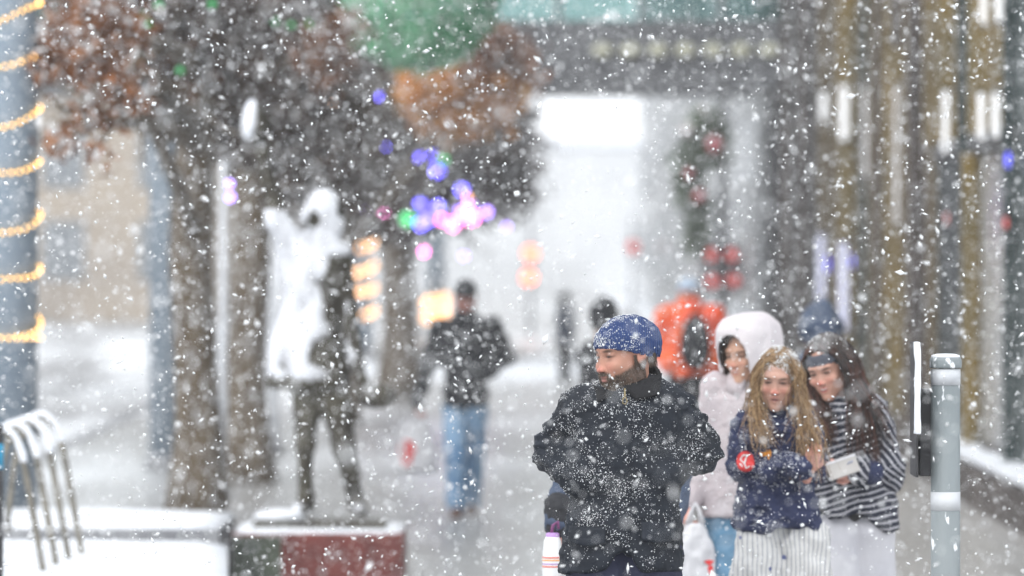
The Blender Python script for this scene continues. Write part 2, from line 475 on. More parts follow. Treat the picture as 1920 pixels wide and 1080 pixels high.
# right to left along the wall
seg('pier', 1905, 2090, .3, 14, 'teal_metal', th=.3)
def panes(pa, pb, z0, z1, n, mat='mirror_glass', nz=1):
    ya, yb = D(pb, X0), D(pa, X0)
    for i in range(n):
        for k in range(nz):
            y0 = ya + (yb - ya) * i / n; y1 = ya + (yb - ya) * (i + 1) / n
            zz0 = z0 + (z1 - z0) * k / nz; zz1 = z0 + (z1 - z0) * (k + 1) / nz
            m = MB(O); t = rng.uniform(-.004, .004)
            V = [(X0 + .06 + t, y0 + .03, zz0 + .02), (X0 + .06 - t, y1 - .03, zz0 + .02), (X0 + .06 - t, y1 - .03, zz1 - .02), (X0 + .06 + t, y0 + .03, zz1 - .02)]
            V += [(v[0] + .02, v[1], v[2]) for v in V]
            m.add(V, [(0, 3, 2, 1), (4, 5, 6, 7), (0, 1, 5, 4), (1, 2, 6, 5), (2, 3, 7, 6), (3, 0, 4, 7)])
            m.build('pane', MATS[mat], st)
M('milky_glass', (.34, .35, .36), .2, (.50, .51, .52), .5, spec=.6)
panes(1826, 1903, .42, 2.8, 2, 'milky_glass')
panes(1738, 1903, 2.95, 6.0, 8, nz=1)
seg('lintel', 1735, 1905, 2.8, 2.95, 'dark_stone', th=.25, X=X0 - .02)
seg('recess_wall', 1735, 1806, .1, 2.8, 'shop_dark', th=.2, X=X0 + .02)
seg('stall_riser', 1826, 1903, 0.02, .42, 'brown_stone', th=.25)
for p in np.linspace(1742, 1900, 22):
    if min(abs(p - 1790), abs(p - 1857), abs(p - 1884)) < 5: continue
    post('fin', p, 2.96, 6.0, ('gold', 'gold_dull', 'gold', 'gold')[int(rng.integers(0, 4))], .045 + .02 * rng.random(), .12)
post('gold_post', 1824, .3, 2.8, 'gold', .09, .12)
post('gold_post', 1900, .3, 2.8, 'gold_dull', .05, .1)
post('teal_post', 1818, 2.8, 9, 'teal_metal', .1, .12)
post('teal_post', 1905, .3, 9, 'teal_metal', .1, .14)
seg('pier', 1690, 1735, 0, 14, 'brown_stone')
seg('pier', 1642, 1680, 0, 14, 'brown_stone')
panes(1681, 1690, .4, 6, 1)
post('gold_post', 1683, .2, 4.0, 'gold', .06, .1)
post('pilaster', 1728, 0, 14, 'brown_stone', .12, .4)
post('pilaster', 1662, 0, 14, 'brown_stone', .1, .4)
panes(1596, 1641, .4, 6, 2)
panes(1583, 1594, .4, 6, 1)
panes(1540, 1580, .4, 6, 2)
for p, mt in ((1668, 'gold'), (1704, 'gold_dull'), (1752, 'gold_dull'), (1640, 'gold_dull'), (1628, 'teal_metal'), (1594, 'gold'), (1582, 'gold'), (1572, 'gold_dull'), (1545, 'gold_dull')):
    post('mullion', p, .2, 5.2, mt, .07, .12)
seg('pier', 1450, 1540, 0, 14, 'dark_stone')
for p in (1531, 1512, 1503, 1478): post('pilaster', p, 0, 14, 'brown_stone' if p in (1512, 1478) else 'dark_stone', .1, .3)
seg('sill', 1540, 1735, 0, .4, 'brown_stone', th=.3, X=X0 - .05)
seg('upper_wall', 1450, 1735, 6.0, 14, 'dark_stone', X=X0 + .03)
seg('upper_wall', 1735, 1905, 6.0, 14, 'dark_stone', X=X0 + .03)
M('sky_reflection', (.7, .72, .75), .5, emit=(1, 1, 1), estr=.62)  # glowing colours for bright sky mirrored in the panes
M('sky_reflection_blue', (.6, .62, .75), .5, emit=(.72, .74, 1), estr=.5)
M('sky_reflection_dim', (.4, .4, .42), .5, emit=(1, .97, .97), estr=.35)
def glass_reflection(label, px, y0, y1, pro, mat='sky_reflection'):  # adds a glowing bar where the glass would mirror the bright sky
    d = D(px, X0); z1, z0 = PZ(y0, d), PZ(y1, d); r = empty('reflection_bar', (X0, d, z0)); tag(r, label, 'added reflection', 'tall narrow glowing bars added as reflections on the glass front')
    o_ = (X0, d, z0); m = MB(o_); m.box(X0 - pro - .05, X0 - .05, d - .03, d + .03, z0, z1); m.build('glow_bar', MATS[mat], r, bevel=.01)
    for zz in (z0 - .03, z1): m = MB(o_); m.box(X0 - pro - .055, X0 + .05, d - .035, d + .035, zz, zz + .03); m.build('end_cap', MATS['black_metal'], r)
glass_reflection('short white upright bar added as a reflection high on the bay next to the dark pier', 1558, 172, 226, .075)
glass_reflection('tall white upright bar added as a reflection on the second glass bay, above the green tint', 1598, 162, 262, .09)
glass_reflection('thin pale upright bar added as a reflection to the left of the brown pier', 1634, 165, 330, .04, 'sky_reflection_dim')
glass_reflection('thin pale upright bar added as a reflection on the narrow pane between the brown piers', 1694, 160, 420, .04, 'sky_reflection_dim')
glass_reflection('narrow white bar added as a reflection among the gold fins, alone', 1789, 170, 285, .05)
glass_reflection('narrow white bar added as a reflection among the gold fins, first of the close pair', 1857, 175, 262, .05)
glass_reflection('narrow white bar added as a reflection among the gold fins, second of the close pair', 1885, 175, 258, .05)
glass_reflection('cool bar added as a reflection at the very top between the gold fins', 1862, -40, 45, .05)
glass_reflection('cool bar added as a reflection at the very top beside the teal pier', 1892, -40, 40, .05)
glass_reflection('low bluish upright bar added as a reflection on the bay next to the dark pier', 1553, 440, 560, .075, 'sky_reflection_blue')
glass_reflection('low bluish white upright bar added as a reflection reaching down the second glass bay', 1597, 455, 620, .09, 'sky_reflection_blue')
# neon in the shop window
def small_lamp(name, label, cat, p, r, mat, group=None):
    m = MB(p); m.ball(p, r, 14)
    bk = empty(name, p); tag(bk, label, cat, group)
    m.build('bulb', MATS[mat], bk, True)
    m2 = MB(p); m2.box(p[0] - .02, p[0] + .02, p[1] + (r if not hasattr(r, '__len__') else r[1]), p[1] + (r if not hasattr(r, '__len__') else r[1]) + .05, p[2] - .03, p[2] + .05)
    m2.build('bracket', MATS['black_metal'], bk)
small_lamp('neon_sign', 'blue glowing neon sign high on the shop glass near the gold post', 'sign', (X0 - .1, D(1890, X0 - .1), PZ(300, D(1890, X0 - .1))), (.02, .03, .06), 'blue_lamp')
small_lamp('neon_sign', 'small red glowing light on the shop glass under the blue one', 'sign', (X0 - .1, D(1886, X0 - .1), PZ(418, D(1886, X0 - .1))), (.015, .02, .045), 'red_lamp')
small_lamp('neon_sign', 'dim red light by the dark shop doorway', 'sign', (X0 - .08, D(1775, X0 - .08), PZ(410, D(1775, X0 - .08))), (.01, .01, .05), 'red_lamp')
small_lamp('neon_sign', 'blue light low on the second glass bay from the skyway', 'sign', (X0 - .1, D(1598, X0 - .1), PZ(490, D(1598, X0 - .1))), (.012, .02, .07), 'blue_lamp')
small_lamp('neon_sign', 'faint blue light on the glass bay next to the dark pier', 'sign', (X0 - .1, D(1552, X0 - .1), PZ(495, D(1552, X0 - .1))), (.015, .02, .10), 'blue_lamp')

# ------------------------------------------------------------------ skyway over the street
sw = empty('skyway', (-8, 82, 0)); O2 = (-8, 82, 0)
tag(sw, 'covered grey footbridge with teal glazing crossing high over the street', 'footbridge')
zb, zt = PZ(168, 80), PZ(38, 80)
M('skyway_grey', (.15, .155, .165), .6, (.11, .115, .125), .8)
m = MB(O2); m.box(-30, 4.25, 80, 84, zb, zb + .25); m.build('deck', MATS['skyway_grey'], sw)
m = MB(O2); m.box(-30, 4.25, 80, 80.2, zb + .25, zt); m.build('front_panel', MATS['skyway_grey'], sw)
m = MB(O2); m.box(-30, 4.25, 83.8, 84, zb + .25, zt); m.build('rear_panel', MATS['skyway_grey'], sw)
m = MB(O2); m.box(-30, 4.25, 79.9, 84.1, 8.2, 8.5); m.build('roof', MATS['skyway_grey'], sw)
mt_ = M('clear_teal', (.06, .10, .10), .08, spec=.8); t_ = mt_.node_tree
tr_ = t_.nodes.new('ShaderNodeBsdfTransparent'); tr_.inputs[0].default_value = (.80, .92, .91, 1); mi_ = t_.nodes.new('ShaderNodeMixShader'); mi_.inputs[0].default_value = .8
t_.links.new(t_.nodes['Principled BSDF'].outputs[0], mi_.inputs[1]); t_.links.new(tr_.outputs[0], mi_.inputs[2]); t_.links.new(mi_.outputs[0], t_.nodes['Material Output'].inputs[0])
i = 0; x = 4.1
while x > -9:
    w = 1.15
    for y in (80.05, 83.9):
        m = MB(O2); m.box(x - w + .04, x - .04, y, y + .03, zt, 8.2); m.build('pane', MATS['clear_teal'], sw)
    m = MB(O2); m.box(x - .04, x + .04, 80.0, 80.12, zt, 8.2); m.build('mullion', MATS['skyway_grey'], sw)
    x -= w
M('dim_lamp', (.6, .6, .45), .6, emit=(1, .95, .6), estr=.02)
for px in range(1130, 1450, 52):
    p = P(px, 95, 79.9)
    m = MB(O2); m.ball(p, (.14, .08, .10), 12); m.build('lamp', MATS['dim_lamp'], sw, True)
# steel post at the corner
cp = empty('corner_post', (PX(1452, 79), 79, 0))
tag(cp, 'black steel post holding up the footbridge at the building corner', 'post')
m = MB((PX(1452, 79), 79, 0)); c = PX(1452, 79); m.box(c - .1, c + .1, 78.9, 79.1, 0, zb); m.build('shaft', MATS['black_metal'], cp)
m = MB((PX(1452, 79), 79, 0)); m.box(c - .18, c + .18, 78.82, 79.18, 0, .12); m.build('base_plate', MATS['black_metal'], cp)

# ------------------------------------------------------------------ far buildings
def block(name, label, x0, x1, y0, y1, h, wm, cols, floors, zf=3.0, ww=.55, face='-y', win='window_far', zs=1.2):
    r = empty(name, ((x0 + x1) / 2, y0, 0)); tag(r, label, 'building'); org = ((x0 + x1) / 2, y0, 0)
    m = MB(org); m.box(x0, x1, y0, y1, -.1, h); m.build('wall', MATS[wm], r)
    m = MB(org); m.box(x0 - .2, x1 + .2, y0 - .2, y1 + .2, h, h + .4); m.build('roof', MATS['snow'], r)
    for f in range(floors):
        for c in range(cols):
            if face == '-y':
                a = x0 + (x1 - x0) * (c + .5 - ww / 2) / cols; b = x0 + (x1 - x0) * (c + .5 + ww / 2) / cols
                bx = (a, b, y0 - .06, y0 + .02); fx = (a - .08, b + .08, y0 - .03, y0 + .02)
            elif face == '-x':
                a = y0 + (y1 - y0) * (c + .5 - ww / 2) / cols; b = y0 + (y1 - y0) * (c + .5 + ww / 2) / cols
                bx = (x0 - .06, x0 + .02, a, b); fx = (x0 - .03, x0 + .02, a - .08, b + .08)
            else:
                a = y0 + (y1 - y0) * (c + .5 - ww / 2) / cols; b = y0 + (y1 - y0) * (c + .5 + ww / 2) / cols
                bx = (x1 - .02, x1 + .06, a, b); fx = (x1 - .02, x1 + .03, a - .08, b + .08)
            z0 = zs + f * zf; z1 = z0 + zf * .6
            m = MB(org); m.box(*fx, z0 - .08, z1 + .08); w = m.build('window', MATS['concrete' if win == 'window_far' else 'hazed_render'], r)
            m = MB(org); m.box(*bx, z0, z1); m.build('pane', MATS[win], w)
    return r
block('office_building', 'grey building with rows of windows past the footbridge', 3.8, 22, 88, 150, 14, 'grey_render', 16, 3, face='-x')
block('office_building', 'pale faded building further down the same side', 5.2, 26, 156, 230, 20, 'grey_render', 14, 4, face='-x')
block('stone_building', 'beige stone building across the crossing behind the lit column', -26, -9.0, 168, 190, 9.2, 'beige_stone', 6, 3, zf=2.7, ww=.4)
block('stone_building', 'long grey building on the other side of the road', -40, -24, 40, 160, 12, 'grey_render', 18, 3, face='+x')
block('low_building', 'low building paled in colour for haze, closing the end of the street', -6.5, 9, 262, 280, PZ(275, 262), 'hazed_render', 6, 1, zf=2.4, win='hazed_render')

# ------------------------------------------------------------------ lamp columns with string lights
def column(x, y, r, h, label, lights, bulb_r=.0105, zlo=1.2, zhi=3.6, pitch=.34, step=.042, rope=.012, mt='warm_bulb'):
    c = empty('round_column', (x, y, 0)); tag(c, label, 'column', 'round pale steel columns along the kerb')
    m = MB((x, y, 0)); m.lathe(x, y, [(r, .12), (r, h)], 40); m.build('shaft', MATS['steel_blue'], c, True)
    m = MB((x, y, 0)); m.lathe(x, y, [(r + .05, 0), (r + .05, .1), (r + .01, .13)], 40); m.build('base_ring', MATS['stone_grey'], c, True)
    if not lights: return
    s = empty('string_lights', (x, y, zlo)); tag(s, lights, 'string lights', 'warm string lights wound round the columns')
    pts = []; L = 0; T = (zhi - zlo) / pitch
    n = int(T * 2 * math.pi * r / step)
    for i in range(n + 1):
        a = 2 * math.pi * T * i / n - 1.2
        z = zlo + (zhi - zlo) * i / n + .012 * math.sin(a * 3.1) + .03 * math.sin(a * .5)
        pts.append((x + (r + .008) * math.cos(a), y + (r + .008) * math.sin(a), z))
    m = MB((x, y, zlo)); m.tube(pts, rope * .45, 5); m.build('cable', MATS['black_metal'], s)
    b0 = None
    if mt == 'warm_bulb':
        for e_ in range(26):
            a = 2 * math.pi * e_ / 26; pts.append((x + (r + .008) * math.cos(a), y + (r + .008) * math.sin(a), zlo - .02))
    for i, p in enumerate(pts):
        if i >= 298: break
        q = (x + (p[0] - x) * (r + .018) / (r + .008), y + (p[1] - y) * (r + .018) / (r + .008), p[2])
        if b0 is None:
            m = MB((0, 0, 0)); m.ball((0, 0, 0), bulb_r, 6); b0 = m.build('bulb', MATS[mt], s, True); o = b0
        else:
            o = b0.copy(); COL.objects.link(o); o.parent = s
        o.location = (q[0] - x, q[1] - y, q[2] - zlo)
column(PX(14, 35.5), 35.5, .19, 7, 'thick pale column at the picture edge, wound with warm lights', 'bright warm bulbs spiralling round the column nearest the bicycle rack', zlo=PZ(628, 35.3), zhi=PZ(-60, 35.3), pitch=.335, step=.046)
column(PX(318, 52), 52, .185, 7, 'plain pale column half hidden by the thickest trunk', None)
column(PX(676, 112), 112, .24, 7, 'far column with broad glowing bands of light, beyond the statue', 'broad blurred warm bands round the far column', bulb_r=.055, zlo=PZ(590, 112), zhi=PZ(425, 112), pitch=.44, step=.08, mt='warm_bulb_soft')
column(PX(817, 128), 128, .22, 5, 'distant column glowing warm by the shoulder of the man in jeans', 'warm patch of light on the distant column', bulb_r=.06, zlo=PZ(612, 128), zhi=PZ(556, 128), pitch=.16, step=.10, mt='warm_bulb_soft')

# thin snowy poles between the trunks
for (px, d, r, y0, lab) in ((419, 46, .035, 290, 'thin snow-plastered pole between the two big trunks'), (512, 56, .06, 370, 'slim pale pole just behind the second trunk')):
    c = empty('thin_pole', (PX(px, d), d, 0)); tag(c, lab, 'pole')
    m = MB((PX(px, d), d, 0)); m.lathe(PX(px, d), d, [(r, 0), (r * .7, PZ(y0, d))], 12); m.build('shaft', MATS['snow'], c, True)
    m = MB((PX(px, d), d, 0)); m.lathe(PX(px, d), d, [(r * 2, 0), (r * 1.8, .08)], 12); m.build('base', MATS['stone_grey'], c, True)

# traffic signals down the street
def signal(px, py, d, label, mat, heads=((0, 0),), ls=1.0):
    p = P(px, py, d); r = empty('traffic_signal', (p[0], d, 0)); tag(r, label, 'traffic light')
    org = (p[0], d, 0)
    m = MB(org); m.tube([(p[0], d + .2, 0), (p[0], d + .2, p[2] + .8)], .05, 8); m.build('pole', MATS['stone_grey'], r, True)
    for (dx, dz) in heads:
        m = MB(org); m.box(p[0] + dx - .17, p[0] + dx + .17, d - .05, d + .15, p[2] + dz - .2, p[2] + dz + .2); h = m.build('housing', MATS['skyway_grey'], r, bevel=.02)
        m = MB(org); m.ball((p[0] + dx, d - .06, p[2] + dz), (.155 * ls, .05, .155 * ls), 16); m.build('lamp', MATS[mat], h, True)
signal(995, 475, 132, 'twin glowing orange red signal lamps one above the other over the road end', 'orange_red_lamp', ((0, 0), (-.04, -.56)))
signal(1187, 463, 150, 'single faint red signal light before the far grey building', 'red_lamp')
signal(1352, 478, 90, 'cluster of four dim red signal lamps beside the grey building', 'red_lamp', ((-.16, 0), (.17, 0), (-.14, -.42), (.2, -.4)), ls=.6)
# ------------------------------------------------------------------ trees that kept their brown leaves
M('bark', (.085, .060, .036), .9, (.17, .13, .085), 14, stretch=(1, 1, .22), bump=1.0, bscale=38, lo=.3, hi=.7, snow=.40, snow_scale=34)
M('leaf', (.2, .1, .05), .75, attr=True, trans=.3)
def bark_tube(name, pts, rad, parent, org, n=20, amp=.12):
    m = MB(org); m.tube(pts, rad, n)
    o_v = np.array(m.v)
    A = fbm(o_v[:, 0] * 14 + 5, o_v[:, 1] * 14, o_v[:, 2] * 3, 8)
    ctr = np.repeat(np.array([np.asarray(p) for p in pts]) - np.array(org), n, 0)
    r = np.repeat(np.array(rad if hasattr(rad, '__len__') else [rad] * len(pts)), n)
    dr = o_v - ctr; o_v = o_v + dr * (A * amp)[:, None]
    return mesh_obj(name, o_v, m.f, MATS['bark'], parent, True)
def leaves(ells, cols, size=.05, dens=1.0, snowf=.12, seed=0):
    """small folded leaf blades in clumps through each ellipsoid (centre, radii, count)"""
    Vs, Fs, Cs = [], [], []; b = 0
    for (c, r, n, ci) in ells:
        n = int(n * dens * .85); nc = max(4, n // 45)
        u = rng.normal(size=(nc, 3)); u /= np.linalg.norm(u, axis=1, keepdims=True); u *= rng.random((nc, 1)) ** .35
        cc = np.array(c) + u * np.array(r)
        k = rng.integers(0, nc, n)
        p = cc[k] + rng.normal(size=(n, 3)) * np.array([.13, .16, .13]) * (min(r) / .8 + .35)
        a = rng.normal(size=(n, 3)); a /= np.linalg.norm(a, axis=1, keepdims=True)
        w = rng.normal(size=(n, 3)); w = np.cross(a, w); w /= np.linalg.norm(w, axis=1, keepdims=True) + 1e-9
        nn = np.cross(a, w)
        s = size * rng.uniform(.6, 1.4, (n, 1))
        V = np.stack([p - a * s, p + w * s * .45 + nn * s * .15, p + a * s, p - w * s * .45 + nn * s * .15], 1).reshape(-1, 3)
        base = np.arange(n)[:, None] * 4
        F = np.concatenate([base + np.array([[0, 1, 2]]), base + np.array([[0, 2, 3]])]) + b
        cl = np.array(cols[ci]); tone = rng.uniform(.6, 1.35, (nc, 1))[k] * rng.uniform(.75, 1.25, (n, 1))
        C = cl[rng.integers(0, len(cl), n)] * tone
        sn = (rng.random(n) < snowf)[:, None]; C = np.where(sn, .8, C)
        Vs.append(V); Fs.append(F); Cs.append(np.repeat(C, 4, 0)); b += len(V)
    return np.concatenate(Vs), np.concatenate(Fs), np.clip(np.concatenate(Cs), 0, .85)
BROWN = [(.26, .10, .035), (.32, .14, .06), (.15, .065, .03)]
DARK = [(.085, .060, .047), (.13, .085, .06), (.055, .042, .038)]
WARM_LIT = [(.55, .26, .07), (.62, .33, .12), (.40, .18, .06)]
WARM_LIT = [(.75, .33, .07), (.80, .42, .14), (.55, .24, .07)]  # warm light on the leaves is put into their colour
COLS = [BROWN, DARK, WARM_LIT]
def tree(name, label, px, pyb, d, r, blobs, h=6.5, limbs=7, lean=0.0, size=.05, cols=COLS):
    x = PX(px, d); r0 = empty(name, (x, d, 0)); tag(r0, label, 'tree', 'street trees with brown winter leaves')
    org = (x, d, 0)
    zs = np.linspace(-.1, h * .8, 14)
    pts = [(x + lean * z + .03 * math.sin(z * 2.1 + px), d + .03 * math.sin(z * 1.7), z) for z in zs]
    rad = [r * (1.35 if z < .05 else 1.12 if z < .4 else 1.0 - .09 * z) for z in zs]; rad = [max(q, r * .35) for q in rad]
    bark_tube('trunk', pts, rad, r0, org, 22)
    ell_l = []
    for (bx, by, brx, bry, n, ci, dd) in blobs:
        c = P(bx, by, d + dd); ell_l.append((c, (brx / FPX * d, max(.35, brx / FPX * d * .9), bry / FPX * d), n, ci))
    for i in range(limbs):
        c = ell_l[i % len(ell_l)]; e = np.array(c[0]) + rng.normal(size=3) * np.array(c[1]) * .45
        z0 = rng.uniform(1.9, 4.2); z0 = min(z0, e[2] + .2) if e[2] > 1.2 else 2.0
        s0 = np.array((x + lean * z0, d, z0)); mid = (s0 + e) / 2 + np.array([rng.normal() * .15, rng.normal() * .15, .35])
        tt = np.linspace(0, 1, 9)[:, None]; q = (1 - tt) ** 2 * s0 + 2 * tt * (1 - tt) * mid + tt ** 2 * e
        bark_tube('limb', list(q), list(np.linspace(r * .38, r * .06, 9)), r0, org, 9, .1)
        for k in range(4):
            j = rng.integers(3, 8); e2 = q[j] + rng.normal(size=3) * np.array([.45, .4, .35])
            bark_tube('twig', [q[j], (q[j] + e2) / 2 + rng.normal(size=3) * .06, e2], [r * .12, r * .07, r * .03], r0, org, 5, 0)
    V, F, C = leaves(ell_l, cols, size)
    mesh_obj('crown', V - np.array(org), F, MATS['leaf'], r0, False, col=C)
    return r0
tree('oak_tree', 'thickest rough-barked tree, the one nearest the snowy planter', 365, 970, 42.5, .185, [
    (150, 50, 75, 60, 900, 0, -6), (165, 225, 42, 40, 130, 0, -7), (155, 120, 55, 50, 360, 0, -7), (245, 180, 30, 45, 70, 0, -7), (105, 280, 20, 18, 26, 0, -8), (185, 290, 12, 22, 20, 0, -8), (115, 255, 24, 16, 30, 0, -8),
    (260, 40, 120, 80, 1700, 1, 0), (400, 60, 130, 120, 2600, 1, 0), (330, 120, 80, 70, 700, 0, 0), (380, 200, 70, 80, 800, 1, .5)], size=.055)
tree('oak_tree', 'second rough trunk, directly behind the statue raised hat', 468, 905, 49, .19, [
    (520, 70, 130, 130, 2600, 1, 0), (590, 200, 120, 110, 2400, 1, 0), (620, 90, 60, 60, 500, 0, -1), (480, 240, 70, 90, 1100, 1, 0), (610, 310, 70, 60, 650, 1, 0)], size=.055)
tree('oak_tree', 'third dark trunk, between the lit far column and the man in jeans', 748, 740, 78, .27, [
    (720, 230, 110, 120, 2600, 1, 0), (800, 330, 150, 95, 3600, 1, 0), (915, 320, 92, 84, 2800, 1, 0), (760, 400, 80, 50, 1000, 1, 0), (940, 240, 66, 60, 1000, 1, -1), (990, 160, 22, 14, 60, 0, -3)], h=7, size=.085, limbs=9)
tree('oak_tree', 'tree with leaves coloured orange as if warmly lit, hanging under the green ball', 648, 660, 66, .13, [
    (868, 180, 80, 62, 1900, 2, -6), (805, 168, 55, 55, 800, 2, -6), (935, 130, 50, 55, 500, 0, -6), (905, 110, 60, 50, 600, 0, -6), (690, 130, 110, 80, 1500, 1, 0), (700, 340, 80, 70, 900, 1, 0), (570, 380, 60, 80, 1000, 1, 0), (640, 420, 60, 70, 800, 1, 2), (560, 300, 60, 60, 800, 1, 0)], h=7, size=.075)

# ------------------------------------------------------------------ big green ball ornament
M('tinsel', (.1, .4, .2), .5, attr=True, trans=.5)
d = 52.0; c = P(785, -20, d); R = 160 / FPX * d
gb = empty('hanging_ball_ornament', (c[0], d, c[2])); tag(gb, 'huge round green tinsel ball ornament hanging among the branches', 'ornament')
n = 9000; u = rng.normal(size=(n, 3)); u /= np.linalg.norm(u, axis=1, keepdims=True)
tf = noise3(u[:, 0] * 5, u[:, 1] * 5, u[:, 2] * 5, 3)[:, None]; p = u * R * (1.0 + .06 * tf - .14 * rng.random((n, 1)))
a = rng.normal(size=(n, 3)); a /= np.linalg.norm(a, axis=1, keepdims=True); w = np.cross(a, u); w /= np.linalg.norm(w, axis=1, keepdims=True)
s_ = .035 * rng.uniform(.6, 1.4, (n, 1))
V = np.stack([p - a * s_, p + w * s_ * .5, p + a * s_, p - w * s_ * .5], 1).reshape(-1, 3)
F = np.arange(n)[:, None] * 4 + np.array([[0, 1, 2, 3]])
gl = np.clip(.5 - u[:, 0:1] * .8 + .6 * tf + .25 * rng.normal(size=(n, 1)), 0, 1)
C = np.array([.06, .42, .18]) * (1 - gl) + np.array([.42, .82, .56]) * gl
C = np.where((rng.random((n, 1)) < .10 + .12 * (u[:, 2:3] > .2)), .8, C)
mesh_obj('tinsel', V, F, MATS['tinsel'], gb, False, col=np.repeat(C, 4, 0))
for k in range(8):
    m = MB((0, 0, 0)); an = math.pi * k / 8
    m.tube([(R * .93 * math.cos(t) * math.cos(an), R * .93 * math.cos(t) * math.sin(an), R * .93 * math.sin(t)) for t in np.linspace(0, 2 * math.pi, 33)], .012, 5, caps=False)
    m.build('wire_ring', MATS['black_metal'], gb)
m = MB((0, 0, 0)); m.tube([(0, 0, R * .9), (.1, 0, R + 3)], .012, 5); m.build('cable', MATS['black_metal'], gb)
M('green_bulb', (.02, .4, .1), .5, emit=(.1, .9, .3), estr=.25)
# coloured globe lights in the branches
for nm, cc, e in (('blue', (.15, .12, 1), 7), ('violet', (.42, .25, 1), 6), ('pink', (1, .18, .62), 8), ('green', (.08, .7, .22), 2.0), ('orange', (1, .42, .12), 6)):
    M('globe_' + nm, tuple(a * .5 for a in cc), .5, emit=cc, estr=e)
globes = [(727, 278, 'blue', 9), (782, 293, 'blue', 9), (805, 288, 'blue', 9), (820, 320, 'blue', 12), (866, 356, 'blue', 11), (788, 383, 'blue', 10), (822, 388, 'blue', 11),
          (802, 412, 'blue', 12), (788, 420, 'blue', 12), (690, 392, 'violet', 13), (862, 398, 'violet', 11), (880, 388, 'violet', 12), (912, 398, 'violet', 10), (950, 425, 'violet', 6),
          (765, 411, 'green', 15), (832, 300, 'green', 7), (850, 420, 'pink', 13), (884, 408, 'pink', 15), (828, 412, 'pink', 9), (795, 472, 'pink', 8), (720, 400, 'pink', 6),
          (672, 368, 'orange', 14), (624, 238, 'orange', 12), (627, 198, 'orange', 7), (877, 372, 'orange', 6), (430, 345, 'violet', 8), (432, 370, 'violet', 9), (870, 480, 'violet', 6), (712, 182, 'blue', 6)]
seen = {}
words_ = {'blue': 'blue globe light', 'violet': 'violet globe light', 'pink': 'pink globe light', 'green': 'green globe light', 'orange': 'orange globe light'}
near = [('over the statue head', 0, 660, 0, 260), ('beside the second trunk', 0, 600, 260, 500), ('beside the top of the lit far column', 600, 735, 300, 500), ('high in the third tree crown', 600, 1000, 0, 340), ('on the low fringe of the third tree crown', 735, 1000, 340, 600)]
def ordinal(k, n):
    if n == 1: return 'the only '
    if k == 0: return 'leftmost '
    if k == n - 1: return 'rightmost '
    return ['', 'second', 'third', 'fourth', 'fifth', 'sixth', 'seventh', 'eighth', 'ninth'][k] + ' from left, '
where_of = lambda px, py: [w[0] for w in near if w[1] <= px <= w[2] and w[3] <= py <= w[4]][0]
for i, (px, py, cn, r) in enumerate(globes):
    mates = sorted((g2[0], g2[1]) for g2 in globes if g2[2] == cn and where_of(g2[0], g2[1]) == where_of(px, py)); od = ordinal(mates.index((px, py)), len(mates)).replace('the only ', '')
    d = 70.0 + (i * 37 % 4) if px > 600 and py > 260 else 57.0 if px > 600 else 44.5
    p = P(px, py, d); rad = r / FPX * d * .82
    where = [w[0] for w in near if w[1] <= px <= w[2] and w[3] <= py <= w[4]][0]
    g_ = empty('globe_light', tuple(p)); tag(g_, '%sglowing %s %s' % (od, words_[cn], where), 'light', 'glowing %s %s' % (words_[cn] + 's', where))
    m = MB((0, 0, 0)); m.ball((0, 0, 0), rad, 12); m.build('globe', MATS['globe_' + cn], g_, True)
    m = MB((0, 0, 0)); m.tube([(0, 0, rad * .9), (0, 0, rad * 1.3)], rad * .3, 8); m.build('socket', MATS['black_metal'], g_)
    m = MB((0, 0, 0)); m.tube([(0, 0, rad * 1.3), (.02, 0, rad + .5)], .006, 4); m.build('wire', MATS['black_metal'], g_)
# small green lights in the nearest crown
for i, (px, py) in enumerate(((272, 30), (277, 44), (298, 10), (398, 8), (518, 42), (546, 48), (580, 46), (338, 132), (700, 88))):
    p = P(px, py, 41 if px < 450 else 48); g_ = empty('leaf_light', tuple(p)); tag(g_, ordinal(sorted([272, 277, 298, 398, 518, 546, 580, 338, 700]).index(px), 9) + 'small green light among the high brown leaves', 'light', 'small green lights in the upper branches')
    m = MB((0, 0, 0)); m.ball((0, 0, 0), .028, 8); m.build('bulb', MATS['green_bulb'], g_, True)
    m = MB((0, 0, 0)); m.tube([(0, 0, .02), (0, 0, .25)], .005, 4); m.build('wire', MATS['black_metal'], g_)

# ------------------------------------------------------------------ evergreen garland with red bows on a lamp post
d = 70.0
gx = PX(1318, d); gp = empty('garland_lamp_post', (gx + .25, d, 0)); tag(gp, 'slender dark lamp post carrying the evergreen garland near the grey building', 'lamp post')
m = MB((gx + .25, d, 0)); m.lathe(gx + .25, d, [(.06, 0), (.04, 4.2)], 10); m.build('pole', MATS['black_metal'], gp, True)
m = MB((gx + .25, d, 0)); m.lathe(gx + .25, d, [(.12, 0), (.11, .35), (.06, .4)], 12); m.build('base', MATS['black_metal'], gp, True)
M('needle', (.06, .1, .05), .8, attr=True)
gr = empty('evergreen_garland', (gx, d, 2)); tag(gr, 'hanging evergreen garland with red bows and baubles near the footbridge corner', 'garland')
V, F, C = leaves([(P(1318, 240, d), (.16, .16, .2), 900, 0), (P(1335, 280, d), (.2, .16, .22), 900, 0), (P(1300, 300, d), (.2, .16, .25), 900, 0), (P(1290, 345, d), (.13, .14, .25), 700, 0), (P(1312, 400, d), (.13, .12, .3), 800, 0), (P(1300, 450, d), (.08, .1, .2), 300, 0)],
    [[(.08, .14, .07), (.13, .19, .10), (.06, .09, .05)]], .045, 1.0, .16)
mesh_obj('foliage', V - np.array((gx, d, 2)), F, MATS['needle'], gr, False, col=C)
M('red_bauble', (.50, .10, .12), .3); M('white_bauble', (.75, .7, .7), .3)
